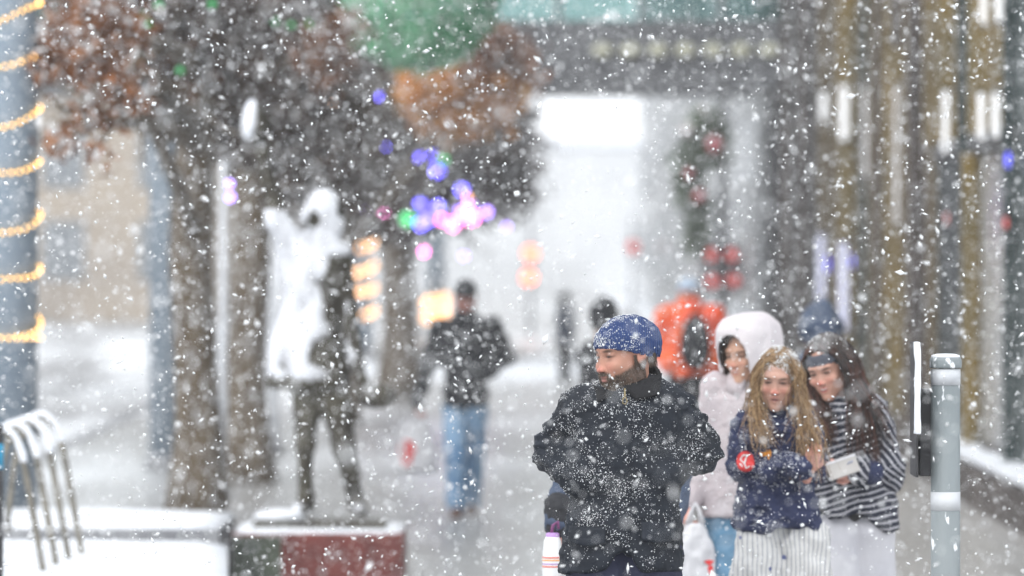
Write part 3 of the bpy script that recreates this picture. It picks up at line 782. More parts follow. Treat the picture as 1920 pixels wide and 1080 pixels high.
for (px, py, r, mt) in ((1340, 272, .11, 'red_bauble'), (1292, 326, .06, 'red_bauble'), (1312, 368, .08, 'red_bauble'), (1288, 245, .09, 'white_bauble'), (1318, 205, .05, 'white_bauble')):
    p = P(px, py, d - .25); m = MB((gx, d, 2)); m.ball(p, r, 12); m.build('bauble', MATS[mt], gr, True)
    
# ------------------------------------------------------------------ statue
M('bronze', (.055, .048, .038), .5, (.10, .09, .065), 8, metal=.5, bump=.15)
M('granite_red', (.20, .045, .035), .35, (.11, .028, .024), 9, bump=.1, lo=.3, hi=.7)
M('plaque_green', (.10, .115, .085), .5, (.05, .06, .05), 6, metal=.3, bump=.2)
sd = 34.0; ss = FPX / sd; sx = 598
def SP(px, py, y=0.0): return ((px - sx) / ss, y, H - (py - VY) / ss - .40)
ped = empty('statue_pedestal', (PX(596, sd), sd, 0)); tag(ped, 'square red granite pedestal with a dark green plaque under the statue', 'pedestal')
OP = (PX(596, sd), sd, 0)
x0, x1 = PX(434, sd - .5), PX(757, sd - .5)
m = MB(OP); m.box(x0, x1, sd - .5, sd + .5, 0, .335); m.build('block', MATS['granite_red'], ped, bevel=.012)
m = MB(OP); m.box(x0 + .003, PX(527, sd - .5), sd - .515, sd - .49, .02, PZ(1006, sd - .5)); m.build('plaque', MATS['plaque_green'], ped, bevel=.006)
m = MB(OP); m.box(PX(470, sd - .5), PX(722, sd - .5), sd - .36, sd + .4, .335, .385); m.build('bronze_plate', MATS['bronze'], ped, bevel=.008)
V = []
sheet(x0 + .005, x1 - .005, sd - .495, sd + .49, .362, 'snow', 'snow_cover', ped, OP, amp=.01, edge=.03)
stt = empty('bronze_statue', (PX(sx, sd), sd, .385)); tag(stt, 'snow-plastered bronze statue in a long coat, one arm flung up with a hat', 'statue')
def stat(p):
    q = SP
    # head, hair, neck
    r = ell(p, q(600, 398, .0), (.095, .11, .14)); r = smin(r, ell(p, q(612, 405, .04), (.115, .12, .16)), .03)
    r = smin(r, ell(p, q(580, 402, -.09), (.04, .05, .06)), .03)
    r = smin(r, cone(p, q(606, 430), q(600, 465), .07, .08), .04)
    # torso and coat
    co = loft(p, [(SP(0, 722)[2], -.07, .03, .245, .20), (SP(0, 640)[2], -.055, .01, .215, .17), (SP(0, 560)[2], -.03, 0, .17, .145), (SP(0, 500)[2], -.03, 0, .185, .14), (SP(0, 462)[2], -.01, 0, .18, .12), (SP(0, 440)[2], 0, 0, .10, .09)])
    r = smin(r, co, .05)
    # raised arm
    r = smin(r, cone(p, q(560, 478), q(524, 405, -.05), .085, .07), .05)
    r = smin(r, cone(p, q(524, 405, -.05), q(498, 310, -.08), .065, .042), .03)
    r = smin(r, cone(p, q(498, 310, -.08), q(492, 280, -.08), .035, .045), .02)
    for k, (fx, fy) in enumerate(((478, 262), (486, 255), (495, 254), (504, 262))): r = smin(r, cone(p, q(492, 280, -.08), q(fx, fy, -.10 + .01 * k), .022, .012), .008)
    # lowered arm with bag
    r = smin(r, cone(p, q(636, 480), q(652, 590, .02), .075, .06), .05)
    r = smin(r, cone(p, q(652, 590, .02), q(672, 685, -.05), .058, .04), .03)
    r = smin(r, cone(p, q(672, 685, -.05), q(684, 712, -.06), .04, .035), .02)
    # legs, striding
    r = smin(r, cone(p, q(576, 700), q(572, 830, -.03), .10, .065), .06)
    r = smin(r, cone(p, q(572, 830, -.03), q(574, 935, .04), .062, .045), .03)
    r = smin(r, cone(p, q(574, 943, .05), q(568, 952, -.12), .045, .035), .03)
    r = smin(r, cone(p, q(620, 700), q(646, 830, -.04), .105, .07), .06)
    r = smin(r, cone(p, q(646, 830, -.04), q(668, 935, .06), .065, .045), .03)
    r = smin(r, cone(p, q(668, 943, .06), q(684, 952, -.08), .045, .035), .03)
    return r
zb_ = SP(0, 965)[2]
V, F = surfnet(stat, (-.62, -.4, -.06), (.6, .4, 2.3), .016); V = relax(V, F, 1); V = folds(V, F, .014, (5, 5, 2.2), 2)
V[:, 2] = np.maximum(V[:, 2], .002)
mesh_obj('figure', V, F, MATS['bronze'], stt, True)
top = lambda v: np.where(v[:, 2] > 1.05, .10, np.where(v[:, 2] > .72, .12, -.75)) + np.where((v[:, 2] > .7) & (v[:, 0] > .02) & (v[:, 2] < 1.75), -.35, 0) - .9 * np.exp(-((v[:, 0] + .05) ** 2 + (v[:, 2] - (SP(0, 405)[2])) ** 2) / .006) - .7 * ((v[:, 2] > SP(0, 395)[2]) & (v[:, 0] < SP(545, 0)[0])) - .25 * (v[:, 0] < -.17) * (v[:, 2] > SP(0, 395)[2])
def top(v):
    x, y, z = v[:, 0], v[:, 1], v[:, 2]; zz = lambda a: SP(0, a)[2]; xx = lambda a: SP(a, 0)[0]
    e = .09 + 0 * x
    e += .45 * (z > zz(445)) * (x > xx(555)) - 1.25 * np.exp(-((x - xx(588)) ** 2 / .0018 + (z - zz(408)) ** 2 / .0030))
    e += .15 * (x < xx(560)) * (z < zz(385)) * (z > zz(455)) - .62 * (x < xx(548)) * (z > zz(388))
    e -= .45 * np.clip((x - xx(602)) / .06, 0, 1) * (z < zz(475))
    e += .28 * fbm(x * 17, y * 17, z * 7, 71) - .25 * np.clip((zz(560) - z) / .3, 0, 1) * (fbm(x * 9, y * 9, z * 3, 75) > .05)
    e -= 1.3 * np.clip((zz(700) - z) / .10, 0, 1)
    e += 1.15 * (z < .10)
    return e
M('snow_thin', (.78, .80, .84), .9, (.40, .40, .42), 8, lo=.42, hi=.72, stretch=(1, 1, .5), bump=.5, bscale=14)
sh1 = snow_shell('snow_plaster', V, F, MATS['snow_thin'], stt, (-.5, -.62, .45), th=.30, soft=.35, thick=.020, nsc=7, namp=.45, extra=top); sh1['kind'] = 'stuff'
# hat held up
hc = np.array(SP(482, 226, -.1))
hatf = lambda p: smin(ell(p, hc + np.array([.02, 0, -.02]), (.075, .09, .085)), ell(p, hc, (.055, .11, .12)), .02)
V, F = surfnet(hatf, hc - .2, hc + .2, .012); mesh_obj('hat', V, F, MATS['bronze'], stt, True)
snow_shell('hat_snow', V, F, MATS['snow'], stt, (-.8, -.3, .45), th=.3, soft=.3, thick=.03, namp=.1)
m = MB((0, 0, 0))
m.tube([SP(684, 712, -.06), SP(688, 735, -.06)], .012, 6); b_ = m.build('bag_strap', MATS['bronze'], stt, True)
bc = np.array(SP(706, 738, -.05))
V, F = surfnet(lambda p: ell(p, bc, (.12, .07, .075)), bc - .2, bc + .2, .016); mesh_obj('handbag', V, F, MATS['bronze'], stt, True)
m = MB((0, 0, 0)); e0 = SP(542, 950, -.12); m.ball((e0[0] - .05, e0[1], .03), (.16, .12, .05), 14); m.build('snow_heap', MATS['snow'], stt, True)

# ------------------------------------------------------------------ bicycle rack
M('rack_metal', (.24, .22, .18), .5, (.14, .13, .11), 12, metal=.3, bump=.1)
rk = empty('bicycle_rack', (PX(80, 28.6), 28.6, .34)); tag(rk, 'curved grey bicycle rack with snow along its drooping hoops', 'bicycle rack')
OR_ = (PX(80, 28.6), 28.6, .34)
for i in range(4):
    d = 28.2 + .62 * i; dx = 24.5 * i; dy = -9 * i
    pts_px = [(-60 + dx, 1010), (-48 + dx, 900), (-34 + dx, 840), (-14 + dx, 812), (6 + dx, 806), (28 + dx, 822), (43 + dx, 860), (52 + dx, 910), (62 + dx, 965), (74 + dx, 1030), (82 + dx, 1080)]
    pts = []
    for (a, b) in pts_px: pts.append(P(a, b + dy, d))
    tz = np.linspace(0, len(pts) - 1, 40); A = np.array(pts)
    q = np.stack([np.interp(tz, np.arange(len(pts)), A[:, k]) for k in range(3)], 1)
    for _ in range(3): q[1:-1] = (q[:-2] + q[1:-1] * 2 + q[2:]) / 4
    q[:, 2] = np.maximum(q[:, 2], .36)
    m = MB(OR_); m.tube(list(q), .017, 10); hp = m.build('hoop', MATS['rack_metal'], rk, True)
    sl = [k for k in range(40) if abs(np.gradient(q[:, 2])[k]) < .035 and q[k, 2] > .9]
    if len(sl) > 3:
        m = MB(OR_); qq = q[sl]; m.tube(list(qq + np.array([0, 0, .014])), [.006] + [.02] * (len(sl) - 2) + [.006], 8); m.build('snow_ridge', MATS['snow'], hp, True)
m = MB(OR_); m.tube([P(-60, 1015, 28.2), P(20, 990, 30.1)], .014, 8); m.build('foot_rail', MATS['rack_metal'], rk, True)
sp_ = empty('dark_post', (PX(-6, 26), 26, 0)); tag(sp_, 'dark post with a blue label cut by the picture edge beside the rack', 'post')
m = MB((PX(-6, 26), 26, 0)); m.lathe(PX(-6, 26), 26, [(.03, .3), (.03, PZ(797, 26))], 16); m.build('shaft', MATS['black_metal'], sp_, True)
M('blue_label', (.02, .28, .48), .5)
m = MB((PX(-6, 26), 26, 0)); m.lathe(PX(-6, 26), 26, [(.0315, PZ(880, 26)), (.0315, PZ(832, 26))], 16); m.build('label_band', MATS['blue_label'], sp_, True)

# ------------------------------------------------------------------ post with the snow-edged sign
M('post_grey', (.27, .30, .31), .55, (.19, .22, .23), 4, stretch=(1, 1, .4), bump=.15, metal=.1, snow=.36, snow_scale=30)
M('reflective', (.66, .68, .70), .4, (.5, .52, .55), 8)
bd = 19.9; bx = PX(1773, bd); bo = empty('bollard_post', (bx, bd, 0)); tag(bo, 'round grey steel post with pale bands and a flat snowy cap', 'post')
OB = (bx, bd, 0); r = 27.5 / FPX * bd
zc = lambda y: PZ(y, bd)
m = MB(OB); m.lathe(bx, bd, [(r, 0), (r, zc(693))], 40); m.build('shaft', MATS['post_grey'], bo, True)
m = MB(OB); m.lathe(bx, bd, [(r * 1.09, zc(690)), (r * 1.11, zc(686)), (r * 1.11, zc(676)), (r * 1.02, zc(670)), (r * .6, zc(667))], 40); m.build('cap', MATS['post_grey'], bo, True)
m = MB(OB); m.lathe(bx, bd, [(r * 1.0, zc(671)), (r * .97, zc(666)), (r * .6, zc(663.5)), (.005, zc(663))], 32); m.build('cap_snow', MATS['snow'], bo, True)
m = MB(OB); m.lathe(bx, bd, [(r * 1.02, zc(722)), (r * 1.02, zc(692))], 40); m.build('reflective_band', MATS['reflective'], bo, True)
m = MB(OB); m.lathe(bx, bd, [(r * 1.02, zc(957)), (r * 1.02, zc(922))], 40); m.build('reflective_band', MATS['reflective'], bo, True)
m = MB(OB); m.lathe(bx, bd, [(r * 1.3, 0), (r * 1.25, .03), (r * 1.02, .06)], 32); m.build('base_collar', MATS['post_grey'], bo, True)
sg = empty('sign_panel', (bx, bd, zc(800))); tag(sg, 'thin sign seen edge-on with caked snow and a black box behind the post', 'sign')
OS = (bx, bd, zc(800))
M('matte_black', (.012, .012, .014), .6, (.03, .03, .035), 10)
m = MB(OS); m.box(PX(1724, bd), PX(1749, bd), bd + .0, bd + .12, zc(893), zc(730)); m.build('black_box', MATS['matte_black'], sg, bevel=.004)
m = MB(OS); m.box(PX(1714, bd), PX(1718, bd), bd - .1, bd + .2, zc(893), zc(642)); m.build('panel', MATS['matte_black'], sg)
Vs = lambda p: np.maximum(np.maximum(np.abs(p[0] - PX(1716.5, bd)) - .0095 + .004 * noise3(p[0] * 30, p[1] * 30, p[2] * 28), np.abs(p[1] - bd + .1) - .03), np.abs(p[2] - (zc(640) + zc(812)) / 2) - (zc(640) - zc(812)) / 2)
V, F = surfnet(Vs, (PX(1716, bd) - .03, bd - .16, zc(820)), (PX(1716, bd) + .03, bd - .04, zc(632)), .004)
V = relax(V, F, 1); mesh_obj('caked_snow', V - np.array(OS), F, MATS['snow'], sg, True)
m = MB(OS); m.box(bx - .09, bx, bd + .04, bd + .07, zc(780), zc(774)); m.build('bracket', MATS['black_metal'], sg)
m = MB(OS); m.box(bx - .09, bx, bd + .04, bd + .07, zc(860), zc(854)); m.build('bracket', MATS['black_metal'], sg)
# ------------------------------------------------------------------ people
M('skin', (.5, .3, .22), .45, attr=True, spec=.4, bump=.12, bscale=130)
M('hairy', (.1, .06, .03), .55, attr=True, spec=.4)
M('wax_cotton', (.007, .010, .016), .6, (.016, .021, .031), 7, bump=.45, bscale=34, spec=.22)
M('cord_black', (.007, .007, .009), .9, bump=.4, bscale=90)
M('navy_trousers', (.018, .022, .055), .8, bump=.3, bscale=60)
M('navy_fleece', (.012, .018, .058), .85, (.022, .030, .082), 16, bump=.5, bscale=50)
M('pink_fleece', (.53, .47, .48), .9, (.44, .39, .41), 6, bump=.5, bscale=70)
M('pink_nylon', (.64, .60, .61), .7, (.55, .51, .53), 5, bump=.2, bscale=25)
M('hood_lining', (.03, .028, .03), .9)
M('jeans', (.08, .19, .30), .85, (.16, .30, .44), 3.2, bump=.3, bscale=40)
M('jeans_light', (.13, .25, .42), .85, (.30, .45, .62), 3.0, bump=.3)
M('white_cloth', (.58, .58, .61), .85, (.48, .48, .52), 4, bump=.3, bscale=18)
M('dark_cloth', (.013, .014, .018), .8, (.026, .027, .032), 6, bump=.3)
M('hood_navy', (.035, .055, .10), .75, (.06, .085, .14), 6, bump=.2)
M('orange_nylon', (.85, .07, .015), .5, (.88, .16, .04), 5, bump=.4, bscale=8)
M('pale_blue_knit', (.45, .55, .68), .9, bump=.5)
M('shoe_brown', (.12, .05, .03), .6)
M('shoe_dark', (.03, .03, .035), .6)
M('plastic_bag', (.82, .82, .84), .35, (.7, .7, .73), 5, trans=.3, bump=.5, bscale=9)
M('red_print', (.65, .04, .04), .5)
M('white_print', (.8, .8, .8), .5)
M('orange_print', (.75, .30, .03), .5)
M('headband_grey', (.075, .08, .10), .9, bump=.3)
M('zip_brass', (.3, .24, .13), .4, metal=.7)

def tex_mat(name, fn, rough=.85):
    m = bpy.data.materials.new(name); m.use_nodes = True; t = m.node_tree; MATS[name] = m
    b = t.nodes['Principled BSDF']; b.inputs['Roughness'].default_value = rough
    fn(t, b); return m
def knit(t, b):      # blue ribbed wool
    N = t.nodes.new; L = t.links.new
    tc = N('ShaderNodeTexCoord'); wv = N('ShaderNodeTexWave'); wv.bands_direction = 'X'; wv.inputs['Scale'].default_value = 42; wv.inputs['Distortion'].default_value = 2.5
    wv.inputs['Detail'].default_value = 2; L(tc.outputs['Object'], wv.inputs['Vector'])
    r = N('ShaderNodeValToRGB'); r.color_ramp.elements[0].color = (.011, .028, .105, 1); r.color_ramp.elements[1].color = (.024, .058, .18, 1)
    L(wv.outputs['Fac'], r.inputs[0]); L(r.outputs[0], b.inputs['Base Color'])
    bp = N('ShaderNodeBump'); bp.inputs['Strength'].default_value = .6; bp.inputs['Distance'].default_value = .004; L(wv.outputs['Fac'], bp.inputs['Height']); L(bp.outputs[0], b.inputs['Normal'])
tex_mat('blue_knit', knit)
def stripes(scale, thr, a, c, axis, dist=1.2, stars=False):
    def f(t, b):
        N = t.nodes.new; L = t.links.new
        tc = N('ShaderNodeTexCoord'); mp = N('ShaderNodeMapping'); L(tc.outputs['Object'], mp.inputs[0]); mp.inputs['Rotation'].default_value = axis
        nz = N('ShaderNodeTexNoise'); nz.inputs['Scale'].default_value = 5; L(mp.outputs[0], nz.inputs['Vector'])
        sx_ = N('ShaderNodeSeparateXYZ'); L(mp.outputs[0], sx_.inputs[0])
        mu = N('ShaderNodeMath'); mu.operation = 'MULTIPLY_ADD'; mu.inputs[1].default_value = dist * .03; L(nz.outputs[0], mu.inputs[0]); L(sx_.outputs['Z'], mu.inputs[2])
        m2 = N('ShaderNodeMath'); m2.operation = 'MULTIPLY'; m2.inputs[1].default_value = 1 / scale; L(mu.outputs[0], m2.inputs[0])
        fr = N('ShaderNodeMath'); fr.operation = 'FRACT'; L(m2.outputs[0], fr.inputs[0])
        gt = N('ShaderNodeMath'); gt.operation = 'GREATER_THAN'; gt.inputs[1].default_value = thr; L(fr.outputs[0], gt.inputs[0])
        x = N('ShaderNodeMix'); x.data_type = 'RGBA'; x.inputs[6].default_value = (*a, 1); x.inputs[7].default_value = (*c, 1); L(gt.outputs[0], x.inputs[0])
        out = x.outputs[2]
        if stars:
            v = N('ShaderNodeTexVoronoi'); v.inputs['Scale'].default_value = 13; L(tc.outputs['Object'], v.inputs['Vector'])
            lt = N('ShaderNodeMath'); lt.operation = 'LESS_THAN'; lt.inputs[1].default_value = .13; L(v.outputs['Distance'], lt.inputs[0])
            y = N('ShaderNodeMix'); y.data_type = 'RGBA'; L(lt.outputs[0], y.inputs[0]); L(out, y.inputs[6]); y.inputs[7].default_value = (.12, .14, .28, 1); out = y.outputs[2]
        L(out, b.inputs['Base Color'])
        n2 = N('ShaderNodeTexNoise'); n2.inputs['Scale'].default_value = 60; L(tc.outputs['Object'], n2.inputs['Vector'])
        bp = N('ShaderNodeBump'); bp.inputs['Strength'].default_value = .3; bp.inputs['Distance'].default_value = .01; L(n2.outputs[0], bp.inputs['Height']); L(bp.outputs[0], b.inputs['Normal'])
    return f
tex_mat('stripe_knit', stripes(.025, .68, (.014, .017, .032), (.38, .38, .41), (0, math.radians(14), 0), 2.2))
tex_mat('stripe_knit_sleeve', stripes(.023, .68, (.014, .017, .032), (.38, .38, .41), (0, math.radians(-52), 0), 2.6))
tex_mat('pinstripe', stripes(.0175, .84, (.60, .60, .59), (.20, .21, .27), (0, math.radians(90), 0), 1.6, True))

class Fig:
    """a person that stands d metres off, centred on photograph column cx; q() turns pixels into its own frame"""
    def __init__(s, d, cx): s.d = d; s.cx = cx; s.s = FPX / d; s.x = PX(cx, d)
    def q(s, px, py, y=0.0): return ((px - s.cx) / s.s, y, H - (py - VY) / s.s)

def head_sdf(o):
    f_ = o.get('female', False); op = o.get('mouth', 0.0)
    def f(p):
        x, y, z = p; ax = np.abs(x); pm = (ax, y, z)
        r = ell(p, (0, .014, .035), (.074, .094, .084))
        r = smin(r, ell(p, (0, -.022, -.035), (.056 if f_ else .061, .064, .076)), .03)
        r = smin(r, ell(p, (0, -.066, -.098), (.020 if f_ else .025, .020, .017)), .03)
        r = smin(r, ell(pm, (.046 if f_ else .054, -.008, -.066), (.018, .026, .024)), .03)
        r = smin(r, cone(pm, (0, -.080, .030), (.040, -.068, .030), .011, .010), .018)
        r = smin(r, ell(pm, (.040, -.062, -.022), (.021, .020, .018)), .02)
        r = smax(r, -ell(pm, (.031, -.094, .010), (.018, .016, .011)), .012)
        r = smin(r, ell(pm, (.031, -.069, .008), (.015, .013, .0125)), .003)
        r = smin(r, cone(pm, (.016, -.079, .0175), (.044, -.072, .014), .0042, .0042), .004)   # upper lid
        r = smin(r, cone(pm, (.017, -.078, -.001), (.043, -.071, -.001), .0038, .0038), .004)  # lower lid
        k = .86 if f_ else .80
        r = smin(r, cone(p, (0, -.080, .020), (0, -.100 * k - .006, -.024), .0075, .0115 * k), .010)
        r = smin(r, ell(p, (0, -.103 * k - .004, -.027), (.0125 * k, .012, .0105)), .006)
        r = smin(r, ell(pm, (.0125 * k, -.093, -.031), (.0075, .0095, .0075)), .006)
        r = smin(r, ell(p, (0, -.072, -.056), (.030, .016, .024)), .012)
        r = smin(r, cone(pm, (0, -.0885, -.0505), (.021, -.079, -.053), .0052, .003), .004)
        r = smin(r, cone(pm, (0, -.0865, -.0635 - op), (.019, -.078, -.0585 - op * .4), .006, .003), .004)
        r = smax(r, -cone(pm, (0, -.097, -.0568 - op / 2), (.020, -.086, -.0556), .0022 + op * .5, .001), .002)
        r = smin(r, ell(pm, (.075, .010, -.004), (.009, .018, .031)), .006)
        r = smax(r, -ell(pm, (.086, .004, .0), (.008, .009, .016)), .004)
        r = smin(r, cone(p, (0, .012, -.06), (0, .030, -.19), .052 if not f_ else .045, .058 if not f_ else .050), .025)
        return r
    return f
def paint_head(V, o):
    x, y, z = V[:, 0], V[:, 1], V[:, 2]; ax = np.abs(x)
    def blob(cx, cy, cz, rx, ry, rz, p=2): return np.exp(-((((ax if cx > 0 else x) - cx) / rx) ** 2 + ((y - cy) / ry) ** 2 + ((z - cz) / rz) ** 2) ** (p / 2))
    C = np.ones((len(V), 3)) * np.array(o.get('skin', (.55, .33, .25)))
    def mixc(C, m, c): m = np.clip(m, 0, 1)[:, None]; return C * (1 - m) + np.array(c) * m
    red = o.get('red', .5)
    C = mixc(C, .75 * red * blob(.034, -.075, -.024, .017, .05, .015), (.56, .21, .16))
    C = mixc(C, .30 * blob(.066, -.03, -.03, .02, .05, .06), np.array(o.get('skin', (.55, .33, .25))) * .6)  # shading down the sides of the face, painted into the skin
    C = mixc(C, red * 1.2 * blob(0, -.11, -.028, .017, .02, .014), (.62, .19, .15))
    C = mixc(C, red * .5 * blob(.074, .01, 0, .02, .03, .03), (.6, .22, .18))
    C = mixc(C, .8 * blob(0, -.088, -.051, .020, .02, .0045, 4), o.get('lip', (.45, .14, .12)))
    C = mixc(C, .8 * blob(0, -.085, -.0635, .019, .02, .0055, 4), o.get('lip', (.45, .14, .12)))
    C = mixc(C, 1.0 * blob(0, -.09, -.0568 - o.get('mouth', 0) / 2, .020, .03, .0022 + o.get('mouth', 0) * .35, 4), (.10, .03, .03))
    if o.get('teeth'): C = mixc(C, blob(0, -.09, -.0555, .015, .03, .0026, 4), (.7, .66, .6))
    hb = np.array(o.get('brow', (.10, .06, .035)))
    C = mixc(C, .95 * blob(.032, -.08, .0255 + .10 * (ax - .03) * (ax < .03), .020, .04, .0048, 4), hb)
    C = mixc(C, .8 * blob(.029, -.082, .011, .019, .04, .010), np.array(o.get('skin', (.55, .33, .25))) * .4)  # shade of the eye sockets below the brow, painted on
    C = mixc(C, .35 * blob(.026, -.08, -.045, .006, .03, .016), np.array(o.get('skin', (.55, .33, .25))) * .5)  # painted shade in the fold beside the mouth
    C = mixc(C, 1.0 * blob(.031, -.080, .0080, .0155, .03, o.get('eye', .0022) * 1.25, 4), (.025, .014, .012))
    C = mixc(C, .45 * blob(.031, -.08, -.004, .017, .03, .004), np.array(o.get('skin', (.55, .33, .25))) * .45)  # shade under the eyes, part of the skin colour
    C = mixc(C, .35 * np.exp(-((x / .005) ** 2 + ((z - .028) / .010) ** 2)) * (y < -.06), np.array(o.get('skin', (.55, .33, .25))) * .4)  # painted shade in the crease between the brows
    C = mixc(C, .85 * blob(.0115, -.10, -.0375, .0045, .02, .003), (.15, .05, .04))
    b = o.get('beard', 0)
    if b:
        n = fbm(V[:, 0] * 160, V[:, 1] * 160, V[:, 2] * 160, 3) * .5 + .5
        m = ((z < -.036 - .35 * (y + .08).clip(0, .2) * -1.0 * 0) & (z > -.135)).astype(float)
        low = np.clip((-.048 - z + (y + .075) * .52 * (y > -.075)) / .014, 0, 1)          # climbs towards the ear
        must = blob(0, -.092, -.0440, .030, .030, .0085, 4) * 1.2
        goat = blob(0, -.08, -.088, .026, .05, .026, 4)
        cheek = low * (y < .03) * (z > -.13) * (z < .02)
        C = mixc(C, b * np.clip(cheek * (.88 + .12 * n), 0, 1), hb * 1.1)
        C = mixc(C, b * must * (.7 + .3 * n), hb); C = mixc(C, b * goat * (.75 + .3 * n), hb)
        C = mixc(C, .8 * blob(0, -.086, -.0625, .016, .02, .0045, 4), o.get('lip', (.45, .2, .17)))
    return np.clip(C, 0, 1)
def rot(yaw, tilt=0, roll=0):
    """yaw > 0 turns the face towards picture right; tilt > 0 looks down"""
    return np.array((Matrix.Rotation(math.radians(yaw), 3, 'Z') @ Matrix.Rotation(math.radians(roll), 3, 'Y') @ Matrix.Rotation(math.radians(tilt), 3, 'X')))
def hand_sdf(w, d, n, side, curl=.6, sc=1.0, thumb=1.0):
    """w wrist, d direction of the fingers, n where the palm faces, side +1/-1: which way the thumb leaves"""
    w = np.array(w, float); d = np.array(d, float); d /= np.linalg.norm(d); n = np.array(n, float); n -= d * (n @ d); n /= np.linalg.norm(n)
    t = np.cross(d, n) * side
    prim = [(w - d * .03, w + d * .02, .024 * sc, .024 * sc)]
    for k in range(4):
        o_ = t * (.030 - .020 * k) * sc; prim.append((w + d * .015 + o_ * .6, w + d * .078 * sc + o_, .014 * sc, .0115 * sc))
    fing = []
    Ls = (.040, .045, .042, .032)
    for k in range(4):
        o_ = t * (.031 - .0205 * k) * sc; b = w + d * (.082 - .004 * (k == 3)) * sc + o_; L = Ls[k] * sc
        a1 = curl * 1.0; a2 = curl * 2.1
        d1 = d * math.cos(a1) + n * math.sin(a1); d2 = d * math.cos(a2) + n * math.sin(a2)
        m_ = b + d1 * L; e = m_ + d2 * L * .85
        fing.append([(b, m_, .0092 * sc, .0085 * sc), (m_, e, .0085 * sc, .007 * sc)])
    tb = w + d * .025 * sc + t * .026 * sc; tm = tb + (t * .75 + d * .6 + n * .35 * thumb) * .038 * sc; te = tm + (d * .8 + n * .5 * thumb + t * .1) * .030 * sc
    fing.append([(tb, tm, .0125 * sc, .0105 * sc), (tm, te, .0100 * sc, .008 * sc)])
    def f(p):
        r = None
        for (a, b, ra, rb) in prim:
            c = cone(p, a, b, ra, rb); r = c if r is None else smin(r, c, .012)
        for fg in fing:
            c = smin(cone(p, *fg[0]), cone(p, *fg[1]), .003); r = smin(r, c, .004)
        return r
    c = w + d * .06; return f, c - .14, c + .14
def body(fig, label, head, hands=(), core=(), skin=(.55, .33, .25), group=None, res=.0038, yaw=0.0, headopt={}):
    """head: (px, py, yoff, scale, yaw, tilt, roll). One mesh: head and neck, core with limbs, hands."""
    Vs, Fs, Cs = [], [], []; b = 0
    hx, hy, hyo, hs_, hyaw, htilt, hroll = head
    hp = np.array(fig.q(hx, hy, hyo)); R = rot(hyaw, htilt, hroll)
    V, F = surfnet(head_sdf(headopt), (-.11, -.14, -.20), (.11, .13, .13), res); V = relax(V, F, 1)
    o = dict(headopt); o['skin'] = skin
    Cs.append(paint_head(V, o)); V = (V * hs_) @ R.T + hp; Vs.append(V); Fs.append(F); b += len(V)
    if core:
        f = lambda p: _union(p, core)
        A = np.array([c[0] for c in core] + [c[1] for c in core]); lo = A.min(0) - .16; hi = A.max(0) + .16; lo[2] = max(lo[2], -.01)
        V, F = surfnet(f, lo, hi, .024); Vs.append(V); Fs.append(F + b); Cs.append(np.ones((len(V), 3)) * np.where(V[:, 2:3] > core[2][1][2] - .10, np.array(skin), .03)); b += len(V)
    for h in hands:
        f, lo, hi = hand_sdf(*h); V, F = surfnet(f, lo, hi, .0042); V = relax(V, F, 1)
        n = .5 + .5 * np.clip(V[:, 2:3] * 0 + 1, 0, 1)
        Vs.append(V); Fs.append(F + b); Cs.append(np.ones((len(V), 3)) * np.array((.60, .30, .24))); b += len(V)
    ob = mesh_obj('person', np.concatenate(Vs), np.concatenate(Fs), MATS['skin'], None, True, col=np.concatenate(Cs))
    ob.location = (fig.x, fig.d, 0); tag(ob, label, 'person', group)
    def tohead(V): return (V * hs_) @ R.T + hp
    def sdf_in_head(f):
        def g(p):
            x, y, z = p; x = x - hp[0]; y = y - hp[1]; z = z - hp[2]
            Ri = R.T / hs_
            return f((Ri[0, 0] * x + Ri[0, 1] * y + Ri[0, 2] * z, Ri[1, 0] * x + Ri[1, 1] * y + Ri[1, 2] * z, Ri[2, 0] * x + Ri[2, 1] * y + Ri[2, 2] * z)) * hs_
        return g
    return ob, hp, tohead, sdf_in_head
def _union(p, cones, k=.04):
    r = None
    for c in cones:
        q_ = cone(p, c[0], c[1], c[2], c[3]); r = q_ if r is None else smin(r, q_, k)
    return r
def core_of(sh, el, wr, hip, kn, an, neck, r=1.0):
    """shoulders, elbows, wrists, hips, knees, ankles: pairs of points"""
    c = []
    mid = (np.array(sh[0]) + np.array(sh[1])) / 2; mh = (np.array(hip[0]) + np.array(hip[1])) / 2
    c.append((mh, mid - np.array([0, 0, .12]), .085 * r, .09 * r)); c.append((np.array(sh[0]), np.array(sh[1]), .05 * r, .05 * r)); c.append((mid - np.array([0, 0, .05]), np.array(neck), .06 * r, .05 * r))
    for i in (0, 1):
        c.append((sh[i], el[i], .045 * r, .036 * r)); c.append((el[i], wr[i], .036 * r, .024 * r))
        c.append((hip[i], kn[i], .075 * r, .050 * r)); c.append((kn[i], an[i], .048 * r, .035 * r))
        c.append((np.array(an[i]) + (0, .02, -.04), np.array(an[i]) + (0, -.12, -.05), .035, .03))
    return c
def bounds(V, pad=.1):
    V = np.array(V); return V.min(0) - pad, V.max(0) + pad
def legs_garment(name, hip, kn, an, rr, mat, parent, top, h=.012, fold=(.012, (6, 6, 9), 11), cut=.05, sy=1.0, col=None):
    f = lambda p: np.maximum(smin(smin(cone(p, hip[0], kn[0], rr[0], rr[1], sy), cone(p, kn[0], an[0], rr[1], rr[2], sy), .04), smin(cone(p, hip[1], kn[1], rr[0], rr[1], sy), cone(p, kn[1], an[1], rr[1], rr[2], sy), .04), .006), np.maximum(cut - p[2], p[2] - top))
    lo, hi = bounds(list(hip) + list(kn) + list(an), .2); lo[2] = 0
    return garment(name, f, lo, hi, h, MATS[mat], parent, fold)
